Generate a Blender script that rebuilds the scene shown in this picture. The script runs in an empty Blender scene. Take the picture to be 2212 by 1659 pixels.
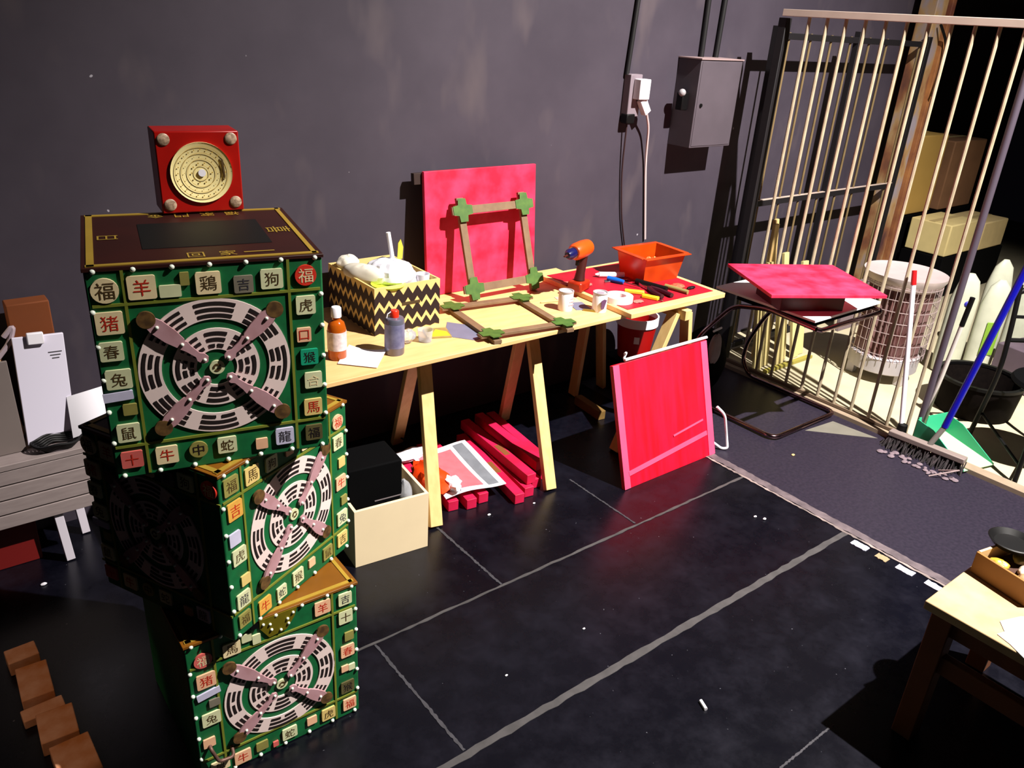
import bpy, bmesh, math, random
from math import sin, cos, pi, radians as R, atan2, sqrt
from mathutils import Vector, Matrix, Euler
random.seed(7)
S = bpy.context.scene
COL = S.collection

# ------------------------------------------------------------------ camera
YAW, PITCH, ROLL, FPX, CAMH = 0.691132, 0.429703, 0.066995, 1741.72, 1.95
_f = Vector((sin(YAW)*cos(PITCH), cos(YAW)*cos(PITCH), -sin(PITCH)))
_r0 = Vector((cos(YAW), -sin(YAW), 0)); _u0 = _r0.cross(_f)
_r = _r0*cos(ROLL) + _u0*sin(ROLL); _u = -_r0*sin(ROLL) + _u0*cos(ROLL)
cd = bpy.data.cameras.new('camera'); cam = bpy.data.objects.new('camera', cd); COL.objects.link(cam)
cd.sensor_width = 36; cd.lens = FPX/2212*36; cd.clip_start = .05
m4 = Matrix(((_r.x, _u.x, -_f.x, 0), (_r.y, _u.y, -_f.y, 0), (_r.z, _u.z, -_f.z, CAMH), (0, 0, 0, 1)))
cam.matrix_world = m4
S.camera = cam

# ------------------------------------------------------------------ world, lamps, exposure
w = bpy.data.worlds.new('dark_hall'); S.world = w; w.use_nodes = True
bgn = w.node_tree.nodes['Background']; bgn.inputs[0].default_value = (.75, .65, 1, 1); bgn.inputs[1].default_value = .0015
S.view_settings.view_transform = 'Standard'; S.view_settings.look = 'None'
S.view_settings.exposure = 0.0; S.view_settings.gamma = 1.0

def spot(loc, aim, power, angle, blend, size, color):
    ld = bpy.data.lights.new('stage_or_added_spot', 'SPOT'); ld.energy = power; ld.spot_size = R(angle); ld.spot_blend = blend
    ld.shadow_soft_size = size; ld.color = color
    o = bpy.data.objects.new('stage_or_added_spot', ld); COL.objects.link(o); o.location = loc
    o.rotation_euler = (Vector(aim)-Vector(loc)).to_track_quat('-Z', 'Y').to_euler()
    return o
spot((3.45, -.45, 5.0), (3.45, 1.75, .0), 4250, 95, 1.0, .03, (1.0, .945, .885))
# added weak warm spot, no real lamp, lighting the wooden blocks at left
spot((-.9, .9, 2.9), (.09, 2.16, .05), 90, 13, .35, .02, (1.0, .66, .42))

# ------------------------------------------------------------------ materials
def lin(c):
    return tuple(((v/255)/12.92 if v/255 <= .04045 else ((v/255+.055)/1.055)**2.4) for v in c)
MATS = {}
def mat(name, rgb, rough=.6, metal=0.0, var=.0, scale=8., rgb2=None, trans=0.0, bump=0.0, stretch=None, spec=.5, coat=0.0, alpha=1.0, ior=1.45):
    """rgb is an sRGB 0-255 surface colour; var mixes it with rgb2 (or a darker tone) through noise."""
    if name in MATS: return MATS[name]
    m = bpy.data.materials.new(name); m.use_nodes = True; nt = m.node_tree; N = nt.nodes; L = nt.links
    b = N['Principled BSDF']; b.inputs['Roughness'].default_value = rough; b.inputs['Metallic'].default_value = metal
    b.inputs['Specular IOR Level'].default_value = spec; b.inputs['IOR'].default_value = ior
    b.inputs['Coat Weight'].default_value = coat; b.inputs['Coat Roughness'].default_value = .1
    b.inputs['Transmission Weight'].default_value = trans; b.inputs['Alpha'].default_value = alpha
    c1 = lin(rgb); c2 = lin(rgb2) if rgb2 else tuple(v*.6 for v in c1)
    tc = N.new('ShaderNodeTexCoord'); mp = N.new('ShaderNodeMapping'); L.new(tc.outputs['Object'], mp.inputs[0])
    if stretch: mp.inputs['Scale'].default_value = stretch
    nz = N.new('ShaderNodeTexNoise'); nz.inputs['Scale'].default_value = scale; nz.inputs['Detail'].default_value = 5
    L.new(mp.outputs[0], nz.inputs['Vector'])
    rp = N.new('ShaderNodeValToRGB'); rp.color_ramp.elements[0].position = .35; rp.color_ramp.elements[1].position = .65
    rp.color_ramp.elements[0].color = (*c1, 1)
    rp.color_ramp.elements[1].color = (*[a+(b_-a)*(var if not rgb2 else max(var, 0)) for a, b_ in zip(c1, c2)], 1)
    L.new(nz.outputs[0], rp.inputs[0]); L.new(rp.outputs[0], b.inputs['Base Color'])
    if bump:
        bp = N.new('ShaderNodeBump'); bp.inputs['Strength'].default_value = bump; bp.inputs['Distance'].default_value = .01
        L.new(nz.outputs[0], bp.inputs['Height']); L.new(bp.outputs[0], b.inputs['Normal'])
    MATS[name] = m
    return m

def wall_mat():
    m = bpy.data.materials.new('painted_wall_dark'); m.use_nodes = True; nt = m.node_tree; N = nt.nodes; L = nt.links
    b = N['Principled BSDF']; b.inputs['Roughness'].default_value = .75
    tc = N.new('ShaderNodeTexCoord')
    n1 = N.new('ShaderNodeTexNoise'); n1.inputs['Scale'].default_value = 1.6; n1.inputs['Detail'].default_value = 6; n1.inputs['Roughness'].default_value = .6
    L.new(tc.outputs['Object'], n1.inputs['Vector'])
    r1 = N.new('ShaderNodeValToRGB'); e = r1.color_ramp.elements
    e[0].position = .38; e[0].color = (.030, .022, .036, 1); e[1].position = .72; e[1].color = (.047, .036, .053, 1)
    L.new(n1.outputs[0], r1.inputs[0])
    mp = N.new('ShaderNodeMapping'); mp.inputs['Scale'].default_value = (2.2, 1, .9); mp.inputs['Rotation'].default_value = (0, .35, 0)
    L.new(tc.outputs['Object'], mp.inputs[0])
    n2 = N.new('ShaderNodeTexNoise'); n2.inputs['Scale'].default_value = 2.2; n2.inputs['Detail'].default_value = 3; L.new(mp.outputs[0], n2.inputs['Vector'])
    r2 = N.new('ShaderNodeValToRGB'); r2.color_ramp.elements[0].position = .58; r2.color_ramp.elements[1].position = .78
    L.new(n2.outputs[0], r2.inputs[0])
    mx = N.new('ShaderNodeMix'); mx.data_type = 'RGBA'; L.new(r2.outputs[0], mx.inputs[0]); L.new(r1.outputs[0], mx.inputs[6]); mx.inputs[7].default_value = (.068, .051, .061, 1)
    n3 = N.new('ShaderNodeTexNoise'); n3.inputs['Scale'].default_value = 26; n3.inputs['Detail'].default_value = 2; L.new(tc.outputs['Object'], n3.inputs['Vector'])
    r3 = N.new('ShaderNodeValToRGB'); r3.color_ramp.elements[0].position = .775; r3.color_ramp.elements[1].position = .80
    L.new(n3.outputs[0], r3.inputs[0])
    mx2 = N.new('ShaderNodeMix'); mx2.data_type = 'RGBA'; L.new(r3.outputs[0], mx2.inputs[0]); L.new(mx.outputs[2], mx2.inputs[6]); mx2.inputs[7].default_value = (.35, .33, .38, 1)
    L.new(mx2.outputs[2], b.inputs['Base Color'])
    bp = N.new('ShaderNodeBump'); bp.inputs['Strength'].default_value = .25; bp.inputs['Distance'].default_value = .01
    L.new(n1.outputs[0], bp.inputs['Height']); L.new(bp.outputs[0], b.inputs['Normal'])
    return m
def floor_mat():
    m = bpy.data.materials.new('black_stage_floor'); m.use_nodes = True; nt = m.node_tree; N = nt.nodes; L = nt.links
    b = N['Principled BSDF']
    tc = N.new('ShaderNodeTexCoord')
    n1 = N.new('ShaderNodeTexNoise'); n1.inputs['Scale'].default_value = 7; n1.inputs['Detail'].default_value = 10; n1.inputs['Roughness'].default_value = .7
    L.new(tc.outputs['Object'], n1.inputs['Vector'])
    r1 = N.new('ShaderNodeValToRGB'); e = r1.color_ramp.elements
    e[0].position = .45; e[0].color = (.0018, .0018, .0042, 1); e[1].position = .80; e[1].color = (.0065, .0063, .0120, 1)
    L.new(n1.outputs[0], r1.inputs[0])
    # dust and paint specks
    n3 = N.new('ShaderNodeTexNoise'); n3.inputs['Scale'].default_value = 60; n3.inputs['Detail'].default_value = 3; L.new(tc.outputs['Object'], n3.inputs['Vector'])
    r3 = N.new('ShaderNodeValToRGB'); r3.color_ramp.elements[0].position = .735; r3.color_ramp.elements[1].position = .80
    L.new(n3.outputs[0], r3.inputs[0])
    mx2 = N.new('ShaderNodeMix'); mx2.data_type = 'RGBA'; L.new(r3.outputs[0], mx2.inputs[0]); L.new(r1.outputs[0], mx2.inputs[6]); mx2.inputs[7].default_value = (.16, .16, .19, 1)
    L.new(mx2.outputs[2], b.inputs['Base Color'])
    rr = N.new('ShaderNodeValToRGB'); rr.color_ramp.elements[0].color = (.17, .17, .17, 1); rr.color_ramp.elements[1].color = (.40, .40, .40, 1)
    L.new(n1.outputs[0], rr.inputs[0]); L.new(rr.outputs[0], b.inputs['Roughness'])
    b.inputs['Specular IOR Level'].default_value = .33
    return m

# ------------------------------------------------------------------ mesh helper
class MB:
    def __init__(s): s.v = []; s.f = []; s.smooth = []
    def add(s, vs, fs, M=None, smooth=False):
        o = len(s.v)
        s.v += [tuple((M @ Vector(p)) if M else p) for p in vs]
        s.f += [tuple(i+o for i in f) for f in fs]; s.smooth += [smooth]*len(fs)
        return s
    def box(s, c, d, M=None, rz=0.0):
        x, y, z = [v/2 for v in d]; q = Matrix.Translation(c) @ Matrix.Rotation(rz, 4, 'Z')
        if M: q = M @ q
        vs = [(i*x, j*y, k*z) for k in (-1, 1) for j in (-1, 1) for i in (-1, 1)]
        return s.add(vs, [(0, 2, 3, 1), (4, 5, 7, 6), (0, 1, 5, 4), (2, 6, 7, 3), (0, 4, 6, 2), (1, 3, 7, 5)], q)
    def beam(s, a, b, wd, th, side=(0, 0, 1)):
        """rectangular bar from a to b, wd along 'side', th across"""
        a = Vector(a); b = Vector(b); t = (b-a); Ln = t.length; t.normalize(); sd = Vector(side); sd = (sd - t*sd.dot(t)).normalized(); n = t.cross(sd)
        M = Matrix(((t.x, sd.x, n.x, 0), (t.y, sd.y, n.y, 0), (t.z, sd.z, n.z, 0), (0, 0, 0, 1))); M.translation = (a+b)/2
        return s.box((0, 0, 0), (Ln, wd, th), M)
    def tube(s, pts, r, n=10, closed=False, cap=True):
        P = [Vector(p) for p in pts]; k = len(P); rs = r if isinstance(r, (list, tuple)) else [r]*k
        up = None; vs = []
        for i, p in enumerate(P):
            a = P[(i-1) % k] if (closed or i > 0) else P[i]; c = P[(i+1) % k] if (closed or i < k-1) else P[i]
            t = (c-a).normalized()
            if up is None: up = t.orthogonal().normalized()
            up = (up - t*up.dot(t)).normalized(); sd = t.cross(up)
            for j in range(n):
                an = 2*pi*j/n; vs.append(p + (up*cos(an)+sd*sin(an))*rs[i])
        fs = []
        for i in range(k if closed else k-1):
            for j in range(n):
                a = i*n+j; b2 = i*n+(j+1) % n; c2 = ((i+1) % k)*n+(j+1) % n; d2 = ((i+1) % k)*n+j
                fs.append((a, b2, c2, d2))
        if cap and not closed:
            fs.append(tuple(range(n-1, -1, -1))); fs.append(tuple((k-1)*n+j for j in range(n)))
        return s.add(vs, fs, None, True)
    def lathe(s, prof, c=(0, 0, 0), n=28, M=None, closed=False):
        vs = []; k = len(prof)
        for (r, z) in prof:
            for j in range(n):
                an = 2*pi*j/n; vs.append((c[0]+r*cos(an), c[1]+r*sin(an), c[2]+z))
        fs = []
        for i in range(k if closed else k-1):
            i2 = (i+1) % k
            for j in range(n): fs.append((i*n+j, i*n+(j+1) % n, i2*n+(j+1) % n, i2*n+j))
        if not closed:
            if prof[0][0] > 1e-6: fs.append(tuple(range(n-1, -1, -1)))
            if prof[-1][0] > 1e-6: fs.append(tuple((k-1)*n+j for j in range(n)))
        return s.add(vs, fs, M, True)
    def prism(s, poly, t0, t1, M=None):
        """poly in local XY extruded from z=t0 to t1"""
        n = len(poly)
        ar = sum(poly[i][0]*poly[(i+1) % n][1]-poly[(i+1) % n][0]*poly[i][1] for i in range(n))
        if ar < 0: poly = poly[::-1]
        vs = [(x, y, t0) for x, y in poly]+[(x, y, t1) for x, y in poly]
        fs = [tuple(range(n-1, -1, -1)), tuple(range(n, 2*n))]+[(i, (i+1) % n, n+(i+1) % n, n+i) for i in range(n)]
        return s.add(vs, fs, M)
    def ball(s, c, r, n=8, M=None):
        rr = r if isinstance(r, (tuple, list)) else (r, r, r); vs = []; fs = []
        for i in range(1, n):
            th = pi*i/n
            for j in range(2*n): vs.append((c[0]+rr[0]*sin(th)*cos(pi*j/n), c[1]+rr[1]*sin(th)*sin(pi*j/n), c[2]+rr[2]*cos(th)))
        t = len(vs); vs += [(c[0], c[1], c[2]+rr[2]), (c[0], c[1], c[2]-rr[2])]; m = 2*n
        for i in range(n-2):
            for j in range(m): fs.append((i*m+j, (i+1)*m+j, (i+1)*m+(j+1) % m, i*m+(j+1) % m))
        for j in range(m): fs.append((t, j, (j+1) % m)); fs.append((t+1, (n-2)*m+(j+1) % m, (n-2)*m+j))
        return s.add(vs, fs, M, True)
    def sheet(s, corners, th, nx=10, ny=10, wave=None, M=None):
        """thin sheet with thickness over the quad p00,p10,p11,p01; wave(u,v)->height"""
        c = [Vector(p) for p in corners]; nrm = (c[1]-c[0]).cross(c[3]-c[0]).normalized(); vs = []
        for side in (0, 1):
            for j in range(ny+1):
                for i in range(nx+1):
                    u, v = i/nx, j/ny
                    p = c[0]*(1-u)*(1-v)+c[1]*u*(1-v)+c[2]*u*v+c[3]*(1-u)*v
                    p = p+nrm*((wave(u, v) if wave else 0)+th*side); vs.append(p)
        fs = []; q = (nx+1)*(ny+1); W = nx+1
        for j in range(ny):
            for i in range(nx):
                a = j*W+i; fs.append((a, a+W, a+W+1, a+1)); fs.append((q+a, q+a+1, q+a+W+1, q+a+W))
        for i in range(nx):
            a = i; fs.append((a, a+1, q+a+1, q+a)); a = ny*W+i; fs.append((a+1, a, q+a, q+a+1))
        for j in range(ny):
            a = j*W; fs.append((a+W, a, q+a, q+a+W)); a = j*W+nx; fs.append((a, a+W, q+a+W, q+a))
        return s.add(vs, fs, M, True)
    def build(s, name, m, parent=None, bevel=0.0):
        me = bpy.data.meshes.new(name); me.from_pydata([tuple(p) for p in s.v], [], s.f)
        for p, sm in zip(me.polygons, s.smooth): p.use_smooth = sm
        me.materials.append(m); me.update()
        try: me.set_sharp_from_angle(angle=R(40))
        except Exception: pass
        o = bpy.data.objects.new(name, me); COL.objects.link(o)
        if parent: o.parent = parent
        if bevel:
            bv = o.modifiers.new('bevel', 'BEVEL'); bv.width = bevel; bv.segments = 2; bv.limit_method = 'ANGLE'; bv.angle_limit = R(40)
        return o

def thing(name, label, cat, loc=(0, 0, 0), rz=0.0, group=None):
    o = bpy.data.objects.new(name, None); COL.objects.link(o); o.empty_display_size = .05
    o.location = loc; o.rotation_euler = (0, 0, rz); o['label'] = label; o['category'] = cat
    if group: o['group'] = group
    return o
def tag(o, label, cat, group=None, loc=None, rz=None, kind=None):
    o['label'] = label; o['category'] = cat
    if group: o['group'] = group
    if kind: o['kind'] = kind
    if loc is not None: o.location = loc
    if rz is not None: o.rotation_euler = (0, 0, rz)
    return o
def struct(name, mb, m):
    o = mb.build(name, m); o['kind'] = 'structure'; return o
def copy_tree(o, parent=None):
    c = o.copy(); COL.objects.link(c)
    if parent: c.parent = parent
    for ch in list(o.children): copy_tree(ch, c)
    return c
def arc(cx, cy, r, a0, a1, n=8):
    return [(cx+r*cos(R(a0+(a1-a0)*i/n)), cy+r*sin(R(a0+(a1-a0)*i/n))) for i in range(n+1)]
def smooth_path(pts, rad=.06, n=6):
    """round the corners of a 3-D polyline"""
    P = [Vector(p) for p in pts]; out = [P[0]]
    for i in range(1, len(P)-1):
        a, b, c = P[i-1], P[i], P[i+1]; d1 = (a-b); d2 = (c-b); r = min(rad, d1.length*.45, d2.length*.45)
        s_, e_ = b+d1.normalized()*r, b+d2.normalized()*r
        for k in range(n+1):
            t = k/n; out.append(s_*(1-t)**2+b*2*t*(1-t)+e_*t*t)
    out.append(P[-1]); return out
_fc = bpy.data.curves.new('lettering', 'FONT')
_fo = bpy.data.objects.new('lettering', _fc); COL.objects.link(_fo)
_cache = {}
def glyph(text):
    """outline of a text as flat vertices (centred, unit height) and faces"""
    if text not in _cache:
        _fc.body = text; _fc.size = 1; _fc.resolution_u = 2; _fc.align_x = 'CENTER'; _fc.align_y = 'CENTER'; _fc.extrude = 0
        bpy.context.view_layer.update(); dg = bpy.context.evaluated_depsgraph_get()
        me = bpy.data.meshes.new_from_object(_fo.evaluated_get(dg))
        vs = [tuple(v.co) for v in me.vertices]; fs = [tuple(p.vertices) for p in me.polygons]
        xs = [v[0] for v in vs] or [0]; ys = [v[1] for v in vs] or [0]; cx, cy = (min(xs)+max(xs))/2, (min(ys)+max(ys))/2
        h = max(max(ys)-min(ys), .001)
        _cache[text] = ([((x-cx)/h, (y-cy)/h, 0) for x, y, _ in vs], fs); bpy.data.meshes.remove(me)
    return _cache[text]
def glyph_mb(text, size, M, mb=None):
    vs, fs = glyph(text); mb = mb or MB()
    return mb.add([(x*size, y*size, z) for x, y, z in vs], fs, M)
# plane facing -Y: local x->x, local y->z, normal -> -y
FRONT = Matrix(((1, 0, 0, 0), (0, 0, -1, 0), (0, 1, 0, 0), (0, 0, 0, 1)))

# ------------------------------------------------------------------ palette
WOOD = mat('birch_plywood', (224, 184, 126), .5, var=.5, scale=6, rgb2=(202, 158, 98), stretch=(1, 6, 6))
PINE = mat('pine_timber', (216, 184, 124), .6, var=.5, scale=7, rgb2=(194, 156, 96), stretch=(6, 6, 1))
RED = mat('red_stained_board', (210, 10, 50), .6, var=1, scale=9, rgb2=(236, 52, 92))
REDP = mat('red_painted_panel', (232, 14, 50), .42, var=.8, scale=4, rgb2=(206, 4, 22), stretch=(6, 1, .8))
PINK = mat('pink_painted_edge', (250, 80, 120), .5, var=.3)
DKRED = mat('dark_red_lacquer', (120, 12, 12), .45, var=.4)
WHITE = mat('white_paper', (240, 236, 244), .7)
WPLA = mat('white_plastic', (228, 224, 232), .35)
CREAM = mat('cream_board', (236, 214, 176), .6, var=.15, scale=5)
BLACK = mat('black_cloth', (4, 4, 5), .85, spec=.08)
BLKM = mat('black_metal', (8, 7, 8), .5, spec=.25)
GREEN = mat('green_brushed_fabric', (6, 104, 54), .6, var=.55, scale=26, rgb2=(3, 74, 36))
GOLD = mat('gold_trim', (196, 160, 60), .4, metal=.35, var=.3)
GLINE = mat('gold_painted_line', (120, 128, 40), .6, var=.3)
LACQ = mat('brown_lacquer', (50, 14, 8), .5, var=.5, scale=10)
LACQ2 = mat('amber_lacquer', (128, 78, 16), .4, var=.5, scale=10)
PEARL = mat('pearl_stud', (232, 240, 226), .25)
RINGP = mat('wheel_pale_pink', (246, 222, 216), .6, var=.15)
INK = mat('dark_ink', (26, 12, 12), .7)
INKB = mat('brown_ink', (78, 56, 20), .7); INKR = mat('red_ink', (196, 40, 16), .7); INKG = mat('grey_ink', (60, 56, 62), .7)
ARM = mat('mauve_arm', (200, 156, 164), .45, var=.4, scale=18, rgb2=(150, 96, 92))
ROS = mat('brown_rosette', (112, 82, 44), .5, var=.8, scale=60, rgb2=(60, 40, 24))
STEEL = mat('chrome_tube', (190, 188, 196), .18, metal=1)
GALV = mat('galvanised_steel', (184, 178, 182), .5, metal=.35, var=.3)
CARD = mat('brown_cardboard', (168, 120, 66), .8, var=.2)
TILE = {
 'cream': mat('tile_cream', (244, 222, 174), .5, var=.25, scale=30), 'tan': mat('tile_tan', (230, 200, 122), .5, var=.25, scale=30),
 'peach': mat('tile_peach', (246, 190, 150), .5, var=.25, scale=30), 'pale': mat('tile_pale_green', (220, 222, 176), .5, var=.25, scale=30),
 'olive': mat('tile_olive', (150, 142, 74), .5, var=.35, scale=30), 'teal': mat('tile_teal', (20, 156, 116), .5, var=.3, scale=30),
 'grey': mat('tile_grey', (128, 120, 104), .5, var=.3, scale=30), 'pink': mat('tile_pink', (222, 104, 96), .5, var=.3, scale=30),
 'amber': mat('tile_amber', (232, 174, 76), .5, var=.3, scale=30), 'red': mat('tile_red', (222, 52, 34), .5, var=.3, scale=30),
 'lilac': mat('tile_lilac', (214, 210, 236), .4, var=.3, scale=30), 'dark': mat('tile_dark', (96, 88, 52), .5, var=.5, scale=40)}
INKS = {'b': INKB, 'r': INKR, 'g': INKG, 'd': INK, 'w': TILE['cream']}

# ================================================================== SETTING
WY, GX = 3.15, 4.09
struct('wall_back', MB().box((1.85, WY+.1, 1.6), (8.5, .2, 3.4)), wall_mat())
struct('floor', MB().box((.55, .2, -.05), (7.0, 6.6, .1)), floor_mat())
beige = mat('beige_screed', (188, 178, 150), .75, var=.5, scale=5, rgb2=(164, 154, 124))
def scuffed_floor():
    return mat('scuffed_grey_black_floor', (32, 28, 40), .42, var=1, scale=70, rgb2=(42, 36, 49), spec=.4)
struct('floor', MB().box((3.555, .2, .0005), (.97, 5.8, .001)), scuffed_floor())
struct('floor', MB().box((7.6, .9, -.052), (7.06, 7.4, .1)), beige)
struct('wall_far', MB().box((8.7, 4.45, 1.6), (5.2, .2, 3.4)), mat('far_wall_dark', (34, 22, 32), .8, var=.4))
struct('wall_left', MB().box((-2.4, .4, 1.6), (.2, 5.6, 3.4)), wall_mat())

def seam(name, a, b, wid, m, jag=.25, n=60, z=.0016):
    a = Vector((*a, z)); b = Vector((*b, z)); t = (b-a).normalized(); s_ = Vector((-t.y, t.x, 0)); vs = []; fs = []
    for i in range(n+1):
        p = a.lerp(b, i/n)
        vs += [p+s_*wid*(.5+random.uniform(-jag, jag)), p-s_*wid*(.5+random.uniform(-jag, jag))]
        if i: fs.append((2*i-2, 2*i-1, 2*i+1, 2*i))
    mb = MB(); mb.add(vs, fs)
    vs2 = [v-Vector((0, 0, .0014)) for v in vs]
    mb.add(vs2, [tuple(reversed(f)) for f in fs])
    return struct(name, mb, m)
seamc = mat('worn_joint_line', (68, 65, 66), .7, var=.8, scale=18)
seamd = mat('faint_joint_line', (58, 56, 62), .7, var=.8, scale=18)
seam('trim_1', (.95, 1.868), (3.02, 1.868), .011, seamc)
seam('trim_2', (.80, 1.324), (3.02, 1.324), .026, seamc, .12)
seam('trim_3', (1.565, 2.40), (1.565, 1.872), .010, seamd)
seam('trim_4', (1.02, 1.86), (1.02, 1.34), .010, seamd)
seam('trim_5', (2.29, 2.30), (2.29, 1.88), .008, seamd)
seam('trim_6', (1.70, .76), (2.02, .76), .006, seamd)
strip = mat('worn_floor_strip', (104, 92, 96), .6, var=.7, scale=14, rgb2=(56, 48, 54))
seam('trim_7', (3.055, 2.30), (3.055, .50), .045, strip, .08, 90, .002)
seam('trim_8', (3.022, 2.10), (3.022, .60), .012, mat('pale_strip_edge', (156, 140, 136), .6, var=.8, scale=9, rgb2=(40, 36, 40)), .3, 90, .0026)
# white paint flecks along the joint
for i, (y0, y1, c) in enumerate(((1.27, 1.20, 0), (1.16, 1.11, 1), (1.07, 1.0, 0), (.95, .83, 0))):
    mb = MB(); pts = []
    n = 9
    for k in range(n): pts.append((3.002+random.uniform(-.002, .004), y0+(y1-y0)*k/(n-1)))
    for k in range(n): pts.append((2.966+random.uniform(-.003, .003), y1+(y0-y1)*k/(n-1)))
    o = mb.prism(pts, .0005, .003).build('paint_fleck', mat('white_paint', (206, 206, 232), .6) if not c else mat('cream_paint', (150, 130, 100), .6))
    tag(o, ['torn white scrap on the floor joint, farthest of the bright ones', 'dull cream scrap on the floor joint between white ones', 'torn white scrap on the floor joint, middle of the bright ones', 'long white scrap on the floor joint nearest the wooden bench'][i], 'scrap', 'torn scraps along the floor joint')
struct('trim_9', MB().box((4.075, 1.55, .012), (.07, 2.9, .024)), mat('threshold_strip', (150, 132, 112), .6, var=.5, scale=9))
struct('trim_10', MB().prism([(3.72, 1.99), (3.96, 1.97), (3.99, 1.72)], .0004, .0022), mat('painted_light_patch', (112, 108, 98), .7, var=.3))  # triangle of light on the floor, painted as a paler grey patch

# ================================================================== STACK OF GREEN CRATES
BW, BD, BH = .47, .45, .482
def rrect(w_, h_, r, n=4):
    p = []
    for cx, cy, a in ((w_/2-r, h_/2-r, 0), (-w_/2+r, h_/2-r, 90), (-w_/2+r, -h_/2+r, 180), (w_/2-r, -h_/2+r, 270)):
        p += arc(cx, cy, r, a, a+90, n)
    return p
def annulus(mb, r0, r1, M, t=.003, n=64):
    vs = []
    for (r, z) in ((r0, 0), (r1, 0), (r1, t), (r0, t)):
        for j in range(n): vs.append((r*cos(2*pi*j/n), r*sin(2*pi*j/n), z))
    fs = []
    for i in range(4):
        k = (i+1) % 4
        for j in range(n): fs.append((i*n+j, k*n+j, k*n+(j+1) % n, i*n+(j+1) % n))
    mb.add(vs, fs, M)
def sector(mb, r0, r1, a0, a1, M, z0, z1):
    n = max(2, int((a1-a0)/4)); p = arc(0, 0, r1, a0, a1, n)+arc(0, 0, r0, a1, a0, n); mb.prism(p, z0, z1, M)
TRI = [7, 3, 5, 1, 6, 2, 4, 0]
def face_art(root, F, tiles, rot=0.0, c=(.49, .504), arms=True, studs=True, armc=None):
    """everything fixed on one face: tiles with characters, gold lines, wheel, arms, studs. F maps (x across, y up, z outwards)"""
    W_, H_ = BW, BH
    def at(u, v, z=0): return F @ Matrix.Translation(((u-.5)*W_, v*H_, z))
    lines = MB()
    for u in (.145, .84): lines.box(((u-.5)*W_, .5*H_, .0015), (.006, H_*.97, .003), F)
    for v in (.166, .836): lines.box((0, v*H_, .0015), (W_*.97, .006, .0034), F)
    lines.build('gold_line', GLINE, root)
    for t in tiles:
        u, v, w_, h_, col, ch, ink = t[:7]; ang = t[7] if len(t) > 7 else 0
        M = at(u, v) @ Matrix.Rotation(R(ang), 4, 'Z'); mb = MB()
        if h_ == 0: mb.prism([(w_/2*cos(2*pi*k/24), w_/2*sin(2*pi*k/24)) for k in range(24)], 0, .005, M)
        else: mb.prism(rrect(w_, h_, min(w_, h_)*.1), 0, .005, M)
        o = mb.build('tile', TILE[col], root)
        if ch: glyph_mb(ch, (h_ or w_)*.68, M @ Matrix.Translation((0, 0, .0056))).build('character', INKS[ink], o)
    Cm = at(c[0], c[1]) @ Matrix.Rotation(R(rot), 4, 'Z')
    for (r0, r1, off, nm) in ((.112, .158, 0, 'outer'), (.042, .091, 4, 'inner')):
        ring = MB(); annulus(ring, r0, r1, Cm, .003); ro = ring.build('wheel_ring', RINGP, root)
        marks = MB(); th = (r1-r0)
        for k in range(8):
            ca = k*45+90
            for j in range(3):
                ra = r0+th*(.12+.29*j); rb = ra+th*.15; sp = 16.5
                if (TRI[(k+off) % 8] >> j) & 1: sector(marks, ra, rb, ca-sp, ca+sp, Cm, .003, .0042)
                else:
                    sector(marks, ra, rb, ca-sp, ca-3, Cm, .003, .0042); sector(marks, ra, rb, ca+3, ca+sp, Cm, .003, .0042)
        marks.build('trigram_marks', INK, ro)
    hub = MB().prism([(.016*cos(2*pi*k/24), .016*sin(2*pi*k/24)) for k in range(24)], 0, .005, Cm).build('wheel_hub', TILE['pale'], root)
    hm = MB(); sector(hm, .005, .009, 20, 200, Cm, .005, .006); sector(hm, .005, .009, 230, 350, Cm, .005, .006); hm.build('hub_mark', INKB, hub)
    if arms:
        A = armc or [(.205, .773), (.775, .768), (.781, .232), (.22, .232)]
        for (u, v) in A:
            ox, oy = (u-c[0])*W_, (v-c[1])*H_; Ln = sqrt(ox*ox+oy*oy); an = atan2(oy, ox)
            Am = at(c[0], c[1]) @ Matrix.Rotation(an, 4, 'Z')
            e = Ln; i0 = .026
            half = [(i0, .002), (i0+.006, .010), (i0+.018, .011), (i0+.026, .006), (i0+.05, .008), (i0+.062, .011), (i0+.066, .009), (i0+.07, .012), (i0+.095, .0165), (e-.03, .017), (e-.018, .014)]
            poly = half+[(x, -y) for x, y in reversed(half)]
            a_ = MB().prism(poly, .006, .0115, Am).build('arm', ARM, root)
            MB().prism([(e-.006+.0185*cos(2*pi*k/20), .0185*sin(2*pi*k/20)) for k in range(20)], .0055, .012, Am).build('rosette', ROS, a_)
            for x in (i0+.008, i0+.066, e-.032): MB().ball((x, 0, .0125), .0042, 6, Am).build('rivet', PEARL, a_)
    if studs:
        n = 6
        for k in range(n+1):
            t = .035+.93*k/n
            for (u, v) in ((t, .985), (t, .018)): MB().ball((0, 0, .002), .0058, 6, at(u, v)).build('stud', PEARL, root)
            if 0 < k < n:
                for (u, v) in ((.012, t), (.988, t)): MB().ball((0, 0, .002), .0058, 6, at(u, v)).build('stud', PEARL, root)
def crate(label, x, y, z, a):
    t = thing('decorated_crate', label, 'crate', (x, y, z), a, 'green decorated crates in the stack')
    body = MB().box((0, BD/2, BH/2-.004), (BW, BD, BH-.008)).build('body', GREEN, t, .004)
    return t
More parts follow.
